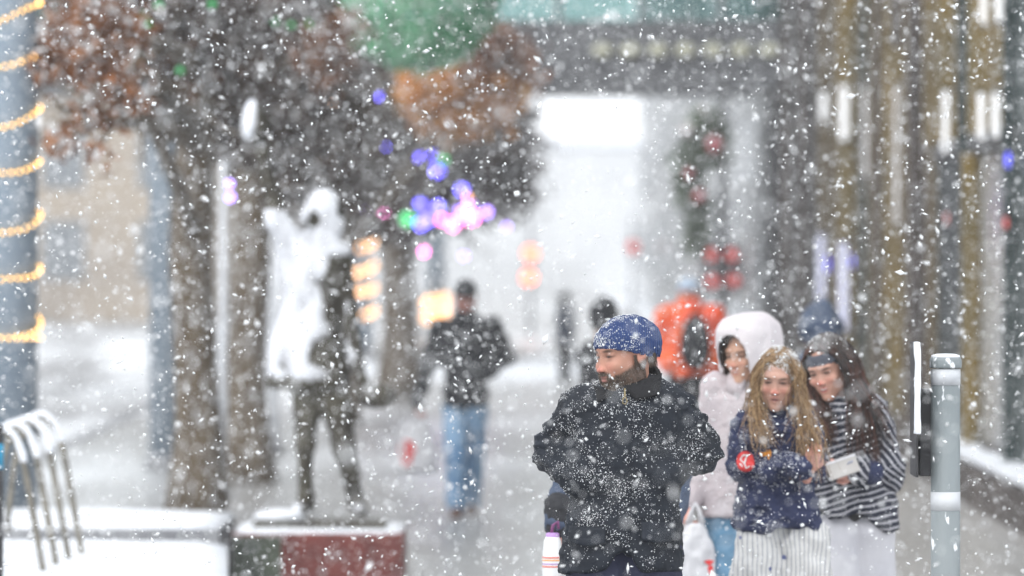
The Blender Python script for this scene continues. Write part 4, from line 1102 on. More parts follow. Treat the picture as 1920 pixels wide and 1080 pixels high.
def shoes(parent, an, mat, yaw=0):
    for i in (0, 1):
        a = np.array(an[i]); f = lambda p: np.maximum(smin(cone(p, a + (0, .03, -a[2] + .045), a + (0, -.16, -a[2] + .035), .045, .042), cone(p, a + (0, .01, -a[2] + .05), a + (0, .01, .02), .045, .045), .03), -p[2] + .003)
        V, F = surfnet(f, a + (-.1, -.25, -a[2] - .02), a + (.1, .15, .08), .012); mesh_obj('shoe', V, F, MATS[mat], parent, True)
def strands(name, roots, tgt, n_pts, rad, cols, parent, wave=.012, lock=True, matn='hairy', seed=1):
    """roots (n,3) and a function t, i -> centre line; thin three-sided hair locks"""
    n = len(roots); Vs, Fs, Cs = [], [], []; b = 0
    for i in range(n):
        path = tgt(i); m = len(path); w = rng.normal(size=3) * wave; ph = rng.random() * 6
        tt = np.linspace(0, 1, m)[:, None]
        path = path + w * np.sin(tt * 5 + ph) * tt + rng.normal(size=3) * wave * .4 * np.sin(tt * 13 + ph) * tt
        r = rad * rng.uniform(.6, 1.4) * (1 - .75 * tt[:, 0] ** 2)
        d = np.gradient(path, axis=0); d /= np.linalg.norm(d, axis=1, keepdims=True) + 1e-9
        u = np.cross(d, (0.31, -.9, .2)); u /= np.linalg.norm(u, axis=1, keepdims=True) + 1e-9; v = np.cross(d, u)
        V = np.stack([path + (u * math.cos(a) + v * math.sin(a) * .6) * r[:, None] for a in (0, 2.1, 4.2)], 1).reshape(-1, 3)
        k = np.arange(m - 1)[:, None] * 3
        F = np.concatenate([k + np.array([[a, (a + 1) % 3, (a + 1) % 3 + 3, a + 3]]) for a in range(3)])
        c = np.array(cols[rng.integers(0, len(cols))]) * rng.uniform(.75, 1.25)
        Vs.append(V); Fs.append(F + b); Cs.append(np.repeat((np.ones((m, 1)) * c) * (1 + .25 * tt), 3, 0)); b += len(V)
    return mesh_obj(name, np.concatenate(Vs), np.concatenate(Fs), MATS[matn], parent, True, col=np.clip(np.concatenate(Cs), 0, 1))
def bez(*P_, n=14):
    P_ = [np.array(p, float) for p in P_]; t = np.linspace(0, 1, n)[:, None]
    while len(P_) > 1: P_ = [a * (1 - t) + b * t for a, b in zip(P_[:-1], P_[1:])]
    return P_[0]

# ---- the man in the blue knitted hat
A = Fig(19.4, 1170); q = A.q
sh = [q(1095, 764, .02), q(1266, 764, .02)]; el = [q(1045, 846, .08), q(1314, 842, .08)]; wr = [q(1092, 902, -.10), q(1240, 888, -.10)]
hip = [q(1120, 1040, 0), q(1215, 1040, 0)]; kn = [(hip[0][0] - .01, -.08, .5), (hip[1][0] + .02, .02, .5)]; an = [(hip[0][0] - .01, -.10, .09), (hip[1][0] + .02, .16, .09)]
ob, hp, th_, sh_ = body(A, 'man in a snow-flecked blue knitted hat and dark waxed jacket, hands in pockets, looking sideways', (1173, 669, -.02, 1.12, -59, 6, -3),
    core=core_of(sh, el, wr, hip, kn, an, q(1190, 710, .03)), skin=(.46, .235, .165), res=.0032,
    headopt=dict(beard=1, brow=(.055, .036, .026), red=.7, eye=.0030))
hat_cut = lambda z, y: (.034 - (y + .085) * .36) - z
hatf = sh_(lambda p: smax(smax(ell(p, (0, .014, .034), (.0885, .112, .094)), hat_cut(p[2], p[1]), .006), -ell(p, (0, .014, .02), (.080, .102, .088)) , .003))
HV, HF = surfnet(hatf, hp - .16, hp + .17, .005); HV = relax(HV, HF, 1); HV = folds(HV, HF, .004, (16, 16, 26), 4)
hat = mesh_obj('knitted_hat', HV, HF, MATS['blue_knit'], ob, True)
dust(hat, HV, HF, 2600, .0010, .0028, (-.75, -.35, .55), .15, 34)
# beard hair
n = 3000; V, F = surfnet(head_sdf({}), (-.11, -.14, -.14), (.11, .13, .13), .006)
def bw(c, nn):
    low = (c[:, 2] < -.052 + np.clip(c[:, 1] + .075, 0, 1) * .50) & (c[:, 1] < .02) & (c[:, 2] > -.125) & (np.abs(c[:, 0]) < .075)
    mu = (np.abs(c[:, 0]) < .033) & (c[:, 2] < -.038 - .10 * np.abs(c[:, 0])) & (c[:, 2] > -.080) & (c[:, 1] < -.055)
    lips = (np.abs(c[:, 0]) < .018) & (c[:, 2] < -.047) & (c[:, 2] > -.069) & (c[:, 1] < -.07)
    return (low | mu) * (~lips) * (1 + 5 * (c[:, 1] < -.05) * (c[:, 2] < -.07) + 2 * (c[:, 1] < -.06))
p_, n_ = sample_faces(V, F, n, bw)
g_ = lambda i: th_(bez(p_[i], p_[i] + n_[i] * .004, p_[i] + n_[i] * (.004) + np.array([0, -.001, -.007 if p_[i][2] < -.07 else -.004]), n=4))
strands('beard', p_, g_, 4, .0010, [(.07, .05, .037), (.11, .08, .06), (.20, .17, .145), (.05, .036, .028)], ob, wave=.001)
bc_, bn_ = sample_faces(V, F, 90, lambda c, nn: (c[:, 2] < -.07) * (c[:, 1] < -.04))
CV, CF = chips(th_(bc_ + bn_ * .008), np.full(90, .0016)); o_ = mesh_obj('beard_snow', CV, CF, MATS['snow_flake'], ob, False); o_['kind'] = 'stuff'
# hair in front of and behind the ear
sd_ = [(sx_ * .074, y_, z_) for sx_ in (1,) for y_ in np.linspace(-.018, .06, 44) for z_ in (.004, -.008, -.018) if not (-.006 < y_ < .03)]
strands('side_hair', sd_, lambda i: th_(bez(sd_[i], np.array(sd_[i]) + (np.sign(sd_[i][0]) * .003, .002, -.015), np.array(sd_[i]) + (0, .004, -.022), n=4)), 4, .0013, [(.055, .036, .026), (.08, .055, .04)], ob, wave=.001)
def jacket(p):
    x, y, z = p
    r = loft(p, [(A.q(0, 1075)[2] - .06, -.01, .0, .222, .150), (A.q(0, 1040)[2], -.008, 0, .212, .150), (A.q(0, 980)[2], -.004, 0, .196, .145), (A.q(0, 900)[2], .005, 0, .186, .142), (A.q(0, 820)[2], .01, .0, .196, .145), (A.q(0, 760)[2], .012, 0, .215, .135), (A.q(0, 736)[2], .02, .01, .160, .112), (A.q(0, 714)[2], .028, .025, .115, .090), (A.q(0, 700)[2], .03, .035, .085, .078)], 2.2)
    for i in (0, 1):
        s_ = cone(p, sh[i], el[i], .078, .077); s_ = smin(s_, cone(p, el[i], wr[i], .077, .062), .03); r = smin(r, s_, .03)
    n1 = -np.minimum(0, 0)
    hem = A.q(0, 1062)[2] + .022 * np.sin(x * 9 + .5) + np.clip((.055 - np.abs(x + .01)), 0, .05) * 1.2 * (y < 0) - .03 * (x > .03) * (x < .2)
    r = np.maximum(r, hem - z)
    # open front: a wedge below the last stud
    zz = A.q(0, 1022)[2]
    w = np.clip(zz - z, 0, 1) * .75 - .001
    r = np.maximum(r, -np.maximum(np.abs(x + .002) - w, np.maximum(y + .02, z - zz)))
    return r
JV, JF = surfnet(jacket, (-.40, -.32, .84), (.42, .30, 1.66), .0078); JV = relax(JV, JF, 2)
sleeve = lambda V: np.clip((np.abs(V[:, 0] - .01) - .13) / .08, 0.25, 1)
JV = folds(JV, JF, .014, (9, 6, 15), 31, True, sleeve)
JV = folds(JV, JF, .007, (14, 14, 34), 12, True, lambda V: np.clip((np.abs(V[:, 0] - .01) - .16) / .06, 0, 1))
JV = folds(JV, JF, .009, (5, 5, 7), 77, True, lambda V: 1 - np.clip((np.abs(V[:, 0]) - .2) / .06, 0, 1))
# placket ridge and seams
JV2 = JV.copy(); fr = (JV[:, 1] < -.02); N_ = vnormals(JV, JF)
rid = np.exp(-((JV[:, 0] + .004) / .020) ** 4) * fr * (JV[:, 2] < 1.56); JV2 += N_ * (.010 * rid)[:, None]
sea = np.exp(-((JV[:, 0] - .022) / .0035) ** 2) * fr * (JV[:, 2] < 1.55); JV2 -= N_ * (.009 * sea)[:, None]
JV = JV2
jk = mesh_obj('jacket', JV, JF, MATS['wax_cotton'], ob, True)
dust(jk, JV, JF, 6000, .0008, .0027, (-.45, -.55, .5), .35, 26)
def flap(x0, x1, y0, y1, zt, zb, cx):
    V = []; F = []; n = 12; m = 6
    for j in range(m + 1):
        for i in range(n + 1):
            u = i / n; v = j / m; x = x0 + (x1 - x0) * u; z = zt + (zb - zt) * v - .012 * math.sin(u * math.pi) * v
            # sits on the cloth
            k = np.argmin((JV[:, 0] - x) ** 2 + (JV[:, 2] - z) ** 2 + 10 * np.clip(JV[:, 1], 0, 1))
            V.append((x, JV[k, 1] - .010 - .010 * v, z))
    for j in range(m):
        for i in range(n):
            a = j * (n + 1) + i; F.append((a, a + 1, a + n + 2, a + n + 1))
    o = mesh_obj('pocket_flap', np.array(V), F, MATS['wax_cotton'], ob, True); dust(o, np.array(V), np.array(F), 220, .001, .0028, (-.3, -.7, .4), .4, 20)
    s = o.modifiers.new('thick', 'SOLIDIFY'); s.thickness = .006; return o
flap(-.185, -.065, 0, 0, A.q(0, 985)[2], A.q(0, 1014)[2], 0); flap(.055, .175, 0, 0, A.q(0, 975)[2], A.q(0, 1008)[2], 0)
# corduroy collar, folded open
def collar(p):
    x, y, z = p; c = (.028, .02)
    zc0 = A.q(0, 710)[2] - np.clip(-(y - .02), -.04, .10) * .22
    rr = np.sqrt(((x - c[0]) / 1.05) ** 2 + ((y - c[1])) ** 2); flare = np.clip(z - zc0, -.05, .08)
    d_ = np.abs(rr - (.088 + flare * -.10)) - .011
    h = .026 + .026 * np.clip((y - c[1]) / .08, -1, 1)
    d_ = np.maximum(d_, np.maximum(z - (zc0 + h), (zc0 - .028) - z))
    gap = np.abs(x - .0) - (.010 + np.clip(z - zc0 + .03, 0, 1) * .35)
    return np.maximum(d_, -np.maximum(gap, y - .0))
CV_, CF_ = surfnet(collar, (-.12, -.14, 1.46), (.18, .17, 1.68), .006); CV_ = relax(CV_, CF_, 2); CV_ = folds(CV_, CF_, .004, (10, 10, 10), 6)
co = mesh_obj('collar', CV_, CF_, MATS['cord_black'], ob, True)
for sx_, tipx in ((-1, 1112), (1, 1240)):
    a = np.array(A.q(1168 if sx_ > 0 else 1150, 724 if sx_ > 0 else 738, -.100)); b = np.array(A.q(tipx, 700 if sx_ > 0 else 722, -.03)); c_ = np.array(A.q(tipx - 6 * sx_, 738 if sx_ > 0 else 752, -.09)); d_ = np.array(A.q(1190 if sx_ > 0 else 1128, 748, -.122))
    V = []; n = 8
    for i in range(n + 1):
        for j in range(n + 1):
            u, v = i / n, j / n; pt = (a * (1 - u) + b * u) * (1 - v) + (d_ * (1 - u) + c_ * u) * v; V.append(pt + np.array([0, -.018 * math.sin(u * math.pi) - .006 * v, 0]))
    F = [(i * (n + 1) + j, i * (n + 1) + j + 1, (i + 1) * (n + 1) + j + 1, (i + 1) * (n + 1) + j) for i in range(n) for j in range(n)]
    lf = mesh_obj('collar_leaf', np.array(V), F, MATS['cord_black'], ob, True); s = lf.modifiers.new('t', 'SOLIDIFY'); s.thickness = .009; s.offset = 0
    Fa = np.array(F); dust(lf, np.array(V), Fa, 170, .001, .003, (-.3, -.6, .5), .6, 20)
m = MB((0, 0, 0)); z0 = A.q(1170, 735, 0); m.box(z0[0] - .003, z0[0] + .003, -.150, -.142, z0[2] - .012, z0[2] + .016)
m.tube([(z0[0], -.150, z0[2] - .012), (z0[0] - .008, -.153, z0[2] - .022), (z0[0] - .007, -.153, z0[2] - .034), (z0[0] + .002, -.153, z0[2] - .038), (z0[0] + .008, -.153, z0[2] - .028), (z0[0] + .003, -.150, z0[2] - .014)], .0022, 6)
m.build('zip_pull', MATS['zip_brass'], ob)
legs_garment('trousers', hip, kn, an, (.118, .085, .07), 'navy_trousers', ob, 1.06)
shoes(ob, an, 'shoe_dark')

# ---- the one half hidden behind him, holding the bottle
B = Fig(21.2, 1172); q = B.q
sh = [q(1095, 765), q(1240, 765)]; el = [q(1066, 880, .05), q(1268, 880, .05)]; wr = [q(1046, 978, -.04), q(1262, 980, .0)]
hip = [q(1135, 1000), q(1205, 1000)]; kn = [(hip[0][0], -.05, .47), (hip[1][0], .03, .47)]; an = [(hip[0][0], -.05, .09), (hip[1][0], .12, .09)]
ob, hp, th_, sh_ = body(B, 'person in a navy sleeve, hidden behind the man in the waxed jacket, carrying the bottle', (1172, 680, 0, .95, 0, 0, 0),
    hands=[(np.array(wr[0]) + (0.004, 0, -.02), (-.05, -.1, -1), (1, .1, 0), -1, 1.0, .85)], core=core_of(sh, el, wr, hip, kn, an, q(1172, 740), .9), res=.006, headopt=dict(female=True))
f = lambda p: smin(smin(loft(p, [(q(0, 1010)[2], 0, 0, .15, .12), (q(0, 850)[2], 0, 0, .15, .12), (q(0, 775)[2], 0, 0, .15, .11), (q(0, 748)[2], 0, 0, .07, .07)]), smin(cone(p, sh[0], el[0], .065, .055), cone(p, el[0], wr[0], .055, .048), .03), .03), smin(cone(p, sh[1], el[1], .065, .055), cone(p, el[1], wr[1], .055, .045), .03), .03)
garment('fleece', f, (-.36, -.2, .85), (.36, .25, 1.55), .010, MATS['hood_navy'], ob, [(.016, (9, 9, 14), 3)])
garment('cuff', lambda p: cone(p, np.array(wr[0]) + (.002, 0, .055), np.array(wr[0]) + (-.0, 0, -.022), .056, .048), np.array(wr[0]) - .11, np.array(wr[0]) + .13, .008, MATS['dark_cloth'], ob, [(.006, (20, 20, 20), 3)])
V, F = surfnet(sh_(lambda p: ell(p, (0, .02, .03), (.086, .10, .10))), hp - .16, hp + .17, .009); keep = (V[F].mean(1)[:, 1] > hp[1] - .05); mesh_obj('hair', V, F[keep], MATS['dark_cloth'], ob, True)
legs_garment('trousers', hip, kn, an, (.10, .075, .06), 'dark_cloth', ob, 1.0, h=.02); shoes(ob, an, 'shoe_dark')
bt = np.array(B.q(1036, 1000, -.05)); BT = Fig(21.2, 1036)
btl = empty('water_bottle', (PX(1036, 21.1), 21.1, 0)); tag(btl, 'white water bottle with a lilac lid and coloured stripes, held low beside the jacket hem', 'bottle')
M('bottle_white', (.78, .78, .78), .35); M('lilac', (.48, .28, .60), .5); M('purple', (.20, .05, .16), .5)
zq = lambda y: PZ(y, 21.1); Rb = .034
bx_, by_ = PX(1036, 21.1), 21.1; OBt = (bx_, by_, 0)
m = MB(OBt); m.lathe(bx_, by_, [(Rb * .92, zq(1130)), (Rb * 1.12, zq(1125)), (Rb * 1.12, zq(1050)), (Rb * .95, zq(1015)), (Rb * .72, zq(1006))], 32); bb = m.build('flask', MATS['bottle_white'], btl, True)
m = MB(OBt); m.lathe(bx_, by_, [(Rb * .70, zq(1012)), (Rb * .74, zq(1008)), (Rb * .74, zq(1001)), (Rb * .6, zq(999))], 32); m.build('lid', MATS['lilac'], btl, True)
m = MB(OBt); m.tube([(bx_ - .004, by_, zq(1001)), (bx_ + .002, by_, zq(985)), (bx_ + .02, by_, zq(978)), (bx_ + .022, by_, zq(992))], .006, 8); m.build('strap', MATS['purple'], btl, True)
M('stripe_a', (.70, .12, .08), .5); M('stripe_b', (.80, .35, .10), .5); M('stripe_c', (.45, .28, .55), .5)
for k, (y_, mt) in enumerate(((1045, 'stripe_a'), (1050, 'stripe_b'), (1057, 'stripe_c'), (1062, 'stripe_a'))):
    m = MB(OBt); m.lathe(bx_, by_, [(Rb * 1.128, zq(y_ + 1.6)), (Rb * 1.128, zq(y_ - 1.2))], 32); m.build('stripe', MATS[mt], bb, True)

# ---- the blonde woman with folded arms
Bl = Fig(21.8, 1458); q = Bl.q
sh = [q(1402, 800), q(1512, 800)]; el = [q(1394, 872, -.02), q(1520, 878, -.02)]; wr = [q(1470, 872, -.16), q(1440, 880, -.13)]
hip = [q(1420, 1010), q(1500, 1010)]; kn = [(hip[0][0] - .03, -.06, .48), (hip[1][0] + .03, .02, .48)]; an = [(hip[0][0] - .04, -.06, .09), (hip[1][0] + .04, .12, .09)]
ob, hp, th_, sh_ = body(Bl, 'blonde woman squinting, arms folded over a navy sweatshirt with a round red badge', (1457, 713, -.03, .94, -8, 12, 3),
    hands=[(np.array(q(1513, 882, -.135)), (.25, -.10, .9), (-.2, 1, 0), -1, .5, .78)], core=core_of(sh, el, wr, hip, kn, an, q(1458, 775, .01), .85), skin=(.50, .285, .215), res=.0036,
    headopt=dict(female=True, red=.8, mouth=.007, brow=(.13, .075, .04), eye=.0036, lip=(.40, .16, .14)))
def sweat(p):
    r = loft(p, [(q(0, 992)[2], 0, 0, .178, .135), (q(0, 972)[2], 0, 0, .172, .135), (q(0, 905)[2], .0, .01, .142, .110), (q(0, 840)[2], 0, .01, .136, .108), (q(0, 800)[2], 0, 0, .150, .108), (q(0, 783)[2], 0, .01, .11, .09), (q(0, 768)[2], 0, .015, .062, .066)])
    for i in (0, 1):
        s_ = smin(cone(p, sh[i], el[i], .064, .060), cone(p, el[i], q(1500, 872, -.185) if i == 0 else wr[i], .056, .044), .02); r = smin(r, s_, .012)
    return r
V, F = surfnet(sweat, (-.28, -.30, .90), (.28, .2, 1.50), .008); V = relax(V, F, 1); V = folds(V, F, .014, (9, 7, 14), 41); V = folds(V, F, .008, (20, 18, 30), 42)
V[:, 2] += .008 * np.sin(V[:, 0] * 22) * (V[:, 2] < 1.0)
sw_ = mesh_obj('sweatshirt', V, F, MATS['navy_fleece'], ob, True); dust(sw_, V, F, 2600, .001, .0034, (-.5, -.5, .5), .3, 24)
SV, SF = V, F
def badge(px, py, r, mat, name, shape=None, lift=.003, dim=(1, 1), yb=-.02):
    """a flat print laid on the sleeve"""
    c = q(px, py); k0 = np.argmin((SV[:, 0] - c[0]) ** 2 + (SV[:, 2] - c[2]) ** 2 + .3 * np.clip(SV[:, 1] + .0, 0, 1))
    V = []; n = 9
    pts = shape if shape is not None else [(r * dim[0] * math.cos(a), r * dim[1] * math.sin(a)) for a in np.linspace(0, 2 * math.pi, 28, endpoint=False)]
    allp = [(0, 0)] + pts
    # rings follow the cloth
    Vv = []; Ff = []; rings = 4; m_ = len(pts)
    def proj(x, z):
        k = np.argsort((SV[:, 0] - x) ** 2 + (SV[:, 2] - z) ** 2 + .3 * np.clip(SV[:, 1] - SV[k0, 1] - .03, 0, 1))[:4]; return SV[k, 1].min() - lift
    Vv.append((c[0], proj(c[0], c[2]), c[2]))
    for g in range(1, rings + 1):
        for (a, b) in pts: Vv.append((c[0] + a * g / rings, proj(c[0] + a * g / rings, c[2] + b * g / rings), c[2] + b * g / rings))
    for i in range(m_): Ff.append((0, 1 + i, 1 + (i + 1) % m_))
    for g in range(rings - 1):
        for i in range(m_): Ff.append((1 + g * m_ + i, 1 + (g + 1) * m_ + i, 1 + (g + 1) * m_ + (i + 1) % m_, 1 + g * m_ + (i + 1) % m_))
    o = mesh_obj(name, np.array(Vv), Ff, MATS[mat], sw_, True); s = o.modifiers.new('t', 'SOLIDIFY'); s.thickness = .002; return o
badge(1396, 864, .036, 'red_print', 'badge', dim=(.95, 1.1))
def strokes(name, segs, w, mat, lift=.0065):
    m = MB((0, 0, 0))
    for sg_ in segs:
        pts = []
        for (px, py) in sg_:
            c = q(px, py); k = np.argsort((SV[:, 0] - c[0]) ** 2 + (SV[:, 2] - c[2]) ** 2 + .3 * np.clip(SV[:, 1], 0, 1))[:3]; pts.append((c[0], SV[k, 1].min() - lift, c[2]))
        m.tube(pts, w, 6)
    return m.build(name, MATS[mat], sw_, True)
strokes('badge_emblem', [[(1402, 852), (1392, 852), (1387, 860), (1392, 866), (1397, 862)], [(1398, 855), (1394, 868), (1397, 876), (1404, 872)], [(1386, 868), (1390, 873)]], .0030, 'white_print')
strokes('chest_lettering', [[(1421, 849), (1436, 847)], [(1436, 843), (1438, 858)], [(1424, 853), (1433, 851)], [(1441, 842), (1441, 853)], [(1430, 849), (1444, 846)]], .0034, 'orange_print')
# hair: a cap plus long locks
GOLD = [(.27, .165, .08), (.36, .235, .12), (.19, .11, .055), (.12, .07, .035), (.42, .29, .16)]
capf = sh_(lambda p: smax(ell(p, (0, .022, .040), (.084, .100, .093)), -smin(ell(p, (0, -.10, -.02), (.060, .068, .095)), ell(p, (0, -.08, -.12), (.09, .11, .10)), .02), .008))
V, F = surfnet(capf, hp - .16, hp + .17, .006); V = relax(V, F, 1)
V = folds(V, F, .004, (60, 12, 12), 5)
cp_ = mesh_obj('hair_cap', V, F, MATS['hairy'], ob, True, col=np.array((.20, .12, .06)) * (1 + .35 * fbm(V[:, 0] * 90, V[:, 1] * 20, V[:, 2] * 20, 3))[:, None].clip(.4, 1.6))
dust(cp_, V + vnormals(V, F) * .006, F, 1500, .001, .0034, (-.1, -.5, .8), .1, 30)
R_ = []; paths = []
for i in range(760):
    s_ = -1 if i % 2 else 1; a = rng.random(); yb_ = rng.uniform(-.068, .10)
    pr = np.array([s_ * .008 + rng.normal() * .003, yb_, .040 + .094 * math.sqrt(max(0, 1 - ((yb_ - .022) / .102) ** 2))])
    side = np.array([s_ * (.080 + .012 * a), yb_ * .75 - .004, .02])
    low = np.array([s_ * (.070 + .028 * rng.random()), yb_ * .6 + rng.uniform(-.035, .02), -.085])
    r0, s1, l1 = th_(pr[None])[0], th_(side[None])[0], th_(low[None])[0]
    front = rng.random() < .42
    ex = s_ * rng.uniform(.05, .165) if s_ > 0 else -rng.uniform(.03, .10); ez = rng.uniform(1.14, 1.34) if front else rng.uniform(1.20, 1.34)
    if s_ > 0: ex += .012; ez -= .03
    else: ez = max(ez, 1.262)
    e = np.array([ex, -.155 - .04 * rng.random() if front else .10, ez]); mid = np.array([(ex + l1[0]) / 2 + s_ * .015, -.125 if front else .08, 1.335])
    paths.append(np.concatenate([bez(r0, r0 + (s1 - r0) * .5 + np.array([0, 0, .03]) + (th_(np.array([[s_ * .04, yb_, .12]]))[0] - (r0 + s1) / 2) * .5, s1, n=6)[:-1], bez(s1, l1, mid, e, n=12)]))
    R_.append(r0)
strands('hair', R_, lambda i: paths[i], 17, .0016, GOLD, ob, wave=.030)
loose = [bez(hp + (s0 * .05, -.075, .085), hp + (s0 * .075, -.10, .02), hp + (s0 * rng.uniform(.055, .10), -.12, -.06 - .05 * rng.random()), hp + (s0 * rng.uniform(.0, .08), -.17, -.16 - .10 * rng.random()), n=14) for s0 in rng.choice([-1, 1, 1], 22)]
strands('loose_hair', loose, lambda i: loose[i], 14, .0013, GOLD, ob, wave=.03)
legs_garment('pyjama_trousers', hip, kn, an, (.108, .108, .125), 'pinstripe', ob, 1.0, h=.012, fold=[(.022, (8, 6, 3.5), 5), (.010, (14, 12, 12), 6)], cut=.04)
shoes(ob, an, 'shoe_dark')

# ---- the woman in the pale pink hood
Pk = Fig(23.4, 1372); q = Pk.q
sh = [q(1345, 728), q(1432, 728)]; el = [q(1334, 838, .04), q(1440, 838, .04)]; wr = [q(1296, 936, -.06), q(1440, 925, -.05)]
hip = [q(1362, 960), q(1420, 960)]; kn = [(hip[0][0] - .01, -.06, .5), (hip[1][0], .03, .5)]; an = [(hip[0][0] - .01, -.06, .09), (hip[1][0], .16, .09)]
ob, hp, th_, sh_ = body(Pk, 'woman in a pale pink hood and jacket with blue jeans, carrying a plastic bag', (1398, 668, -.02, .97, -38, 6, -3),
    hands=[(np.array(wr[0]) + (-.008, 0, -.02), (-.3, -.15, -1), (1, .2, 0), -1, 1.15, .85)], core=core_of(sh, el, wr, hip, kn, an, q(1398, 715, .01), .85), skin=(.52, .30, .21), res=.0038,
    headopt=dict(female=True, red=.5, mouth=.003, teeth=True, brow=(.05, .03, .02), eye=.0038))
def coat(p):
    r = loft(p, [(q(0, 968)[2], .02, 0, .150, .125), (q(0, 900)[2], .02, 0, .142, .125), (q(0, 820)[2], .02, 0, .128, .115), (q(0, 745)[2], .035, 0, .135, .105), (q(0, 718)[2], .045, .01, .09, .08), (q(0, 702)[2], .05, .01, .065, .07)])
    r = smin(r, smin(cone(p, sh[0], el[0], .068, .055), cone(p, el[0], wr[0], .054, .042), .03), .03)
    return smin(r, smin(cone(p, sh[1], el[1], .068, .056), cone(p, el[1], wr[1], .055, .040), .03), .03)
garment('fleece_jacket', coat, (-.30, -.22, .86), (.34, .25, 1.52), .009, MATS['pink_fleece'], ob, [(.009, (7, 7, 6), 14), (.004, (18, 16, 22), 15)])
V_, F_ = surfnet(coat, (-.30, -.22, .86), (.34, .25, 1.52), .014); dust(ob, V_, F_, 500, .001, .003, (-.5, -.5, .5), .2)
# collar points
for s_ in (-1, 1):
    a = np.array(q(1400 + s_ * 4, 712, -.085)); V = [a, a + (s_ * .065, .03, .03), a + (s_ * .085, .01, -.03), a + (s_ * .03, -.025, -.075)]
    lf = mesh_obj('collar_leaf', np.array(V), [(0, 1, 2, 3)], MATS['pink_fleece'], ob, True); s = lf.modifiers.new('t', 'SOLIDIFY'); s.thickness = .012
hood = sh_(lambda p: smax(smax(smin((((np.abs(p[0]) / .120) ** 3 + (np.abs(p[1] - .035) / .150) ** 3 + (np.abs(p[2] - .045) / .135) ** 3) ** (1 / 3) - 1) * .12, ell(p, (0, .035, -.07), (.112, .115, .12)), .05), -smin(ell(p, (0, .010, .025), (.100, .150, .112)), ell(p, (0, .0, -.09), (.085, .12, .12)), .04), .004), -(p[1] + .112 - .25 * np.clip(.05 - p[2], 0, .2)), .01))
V, F = surfnet(hood, hp - .20, hp + .21, .0065); V = relax(V, F, 1); V = folds(V, F, .006, (9, 9, 9), 4)
mesh_obj('hood', V, F, MATS['pink_nylon'], ob, True)
lin = sh_(lambda p: smax(smax(smin(ell(p, (0, .012, .025), (.101, .130, .113)), ell(p, (0, .0, -.09), (.081, .11, .12)), .04), -smin(ell(p, (0, .005, .020), (.094, .140, .104)), ell(p, (0, -.01, -.09), (.074, .12, .115)), .04), .003), -(p[1] + .092 - .25 * np.clip(.05 - p[2], 0, .2)), .006))
V, F = surfnet(lin, hp - .20, hp + .21, .0065); V = relax(V, F, 1); mesh_obj('hood_lining', V, F, MATS['hood_lining'], ob, True)
DK = [(.035, .022, .016), (.06, .04, .028), (.022, .015, .012)]
R_ = []; paths = []
for i in range(320):
    s_ = -1 if i % 2 else 1; y0 = rng.uniform(-.075, -.02)
    pr = np.array([s_ * .006, y0, .112 - (y0 + .02) ** 2 * 6]); sd0 = np.array([s_ * rng.uniform(.066, .082), y0 * .8 - .01, .01]); lo0 = np.array([s_ * rng.uniform(.05, .08), rng.uniform(-.06, -.02), -.13])
    paths.append(th_(bez(pr, (s_ * .06, y0 - .01, .085), sd0, (s_ * .082, y0, -.06), lo0, n=12))); R_.append(pr)
strands('hair', R_, lambda i: paths[i], 12, .0026, DK, ob, wave=.005)
legs_garment('jeans', hip, kn, an, (.088, .066, .055), 'jeans', ob, 1.02, fold=[(.008, (10, 8, 22), 5)]); shoes(ob, an, 'shoe_dark')
def bagmesh(name, label, c, w, h, dpt, prints, d, yb=0):
    r0 = empty(name, (c[0], d, c[2] - h)); tag(r0, label, 'bag')
    f = lambda p: smax(np.abs(p[2] - h * .45) - h * .5, (((np.abs(p[0]) / (w * (.62 + .42 * np.clip(1 - p[2] / h, 0, 1)))) ** 2.4 + (np.abs(p[1]) / (dpt * (.5 + .5 * np.clip(1 - p[2] / h, 0, 1)))) ** 2.4) ** (1 / 2.4) - 1) * dpt, .05)
    V, F = surfnet(f, (-w * 1.2, -dpt * 1.3, -.1), (w * 1.2, dpt * 1.3, h * 1.1), .011); V = relax(V, F, 1); V = folds(V, F, .02, (9, 9, 6), 15); V = folds(V, F, .008, (22, 20, 14), 16)
    bg_ = mesh_obj('sack', V, F, MATS['plastic_bag'], r0, True)
    m = MB((0, 0, 0))
    for s_ in (-1, 1): m.tube([(s_ * w * .35, 0, h * .88), (s_ * w * .2, 0, h * 1.02), (0, 0, h * 1.12), ], [.016, .009, .005], 6)
    m.build('handle', MATS['plastic_bag'], r0, True)
    for (x, z, rx, rz) in prints:
        pts = []; Vv = []; n = 16
        for k in range(n):
            a = 2 * math.pi * k / n; xx = x + rx * math.cos(a) * (1 + .3 * math.sin(3 * a)); zz = z + rz * math.sin(a)
            j = np.argsort((V[:, 0] - xx) ** 2 + (V[:, 2] - zz) ** 2 + .5 * np.clip(V[:, 1], 0, 1))[:3]; Vv.append((xx, V[j, 1].min() - .004, zz))
        mesh_obj('print', np.array(Vv), [tuple(range(n))], MATS['red_print'], r0, False)
    return r0
hb_ = np.array(q(1284, 968, -.08)); bagmesh('plastic_bag', 'full white plastic bag with faint red print between the waxed jacket and the blue jeans', (PX(1304, 23.3), 0, PZ(962, 23.3)), .085, .36, .06, [(.055, .16, .018, .010), (.06, .13, .01, .02)], 23.3)

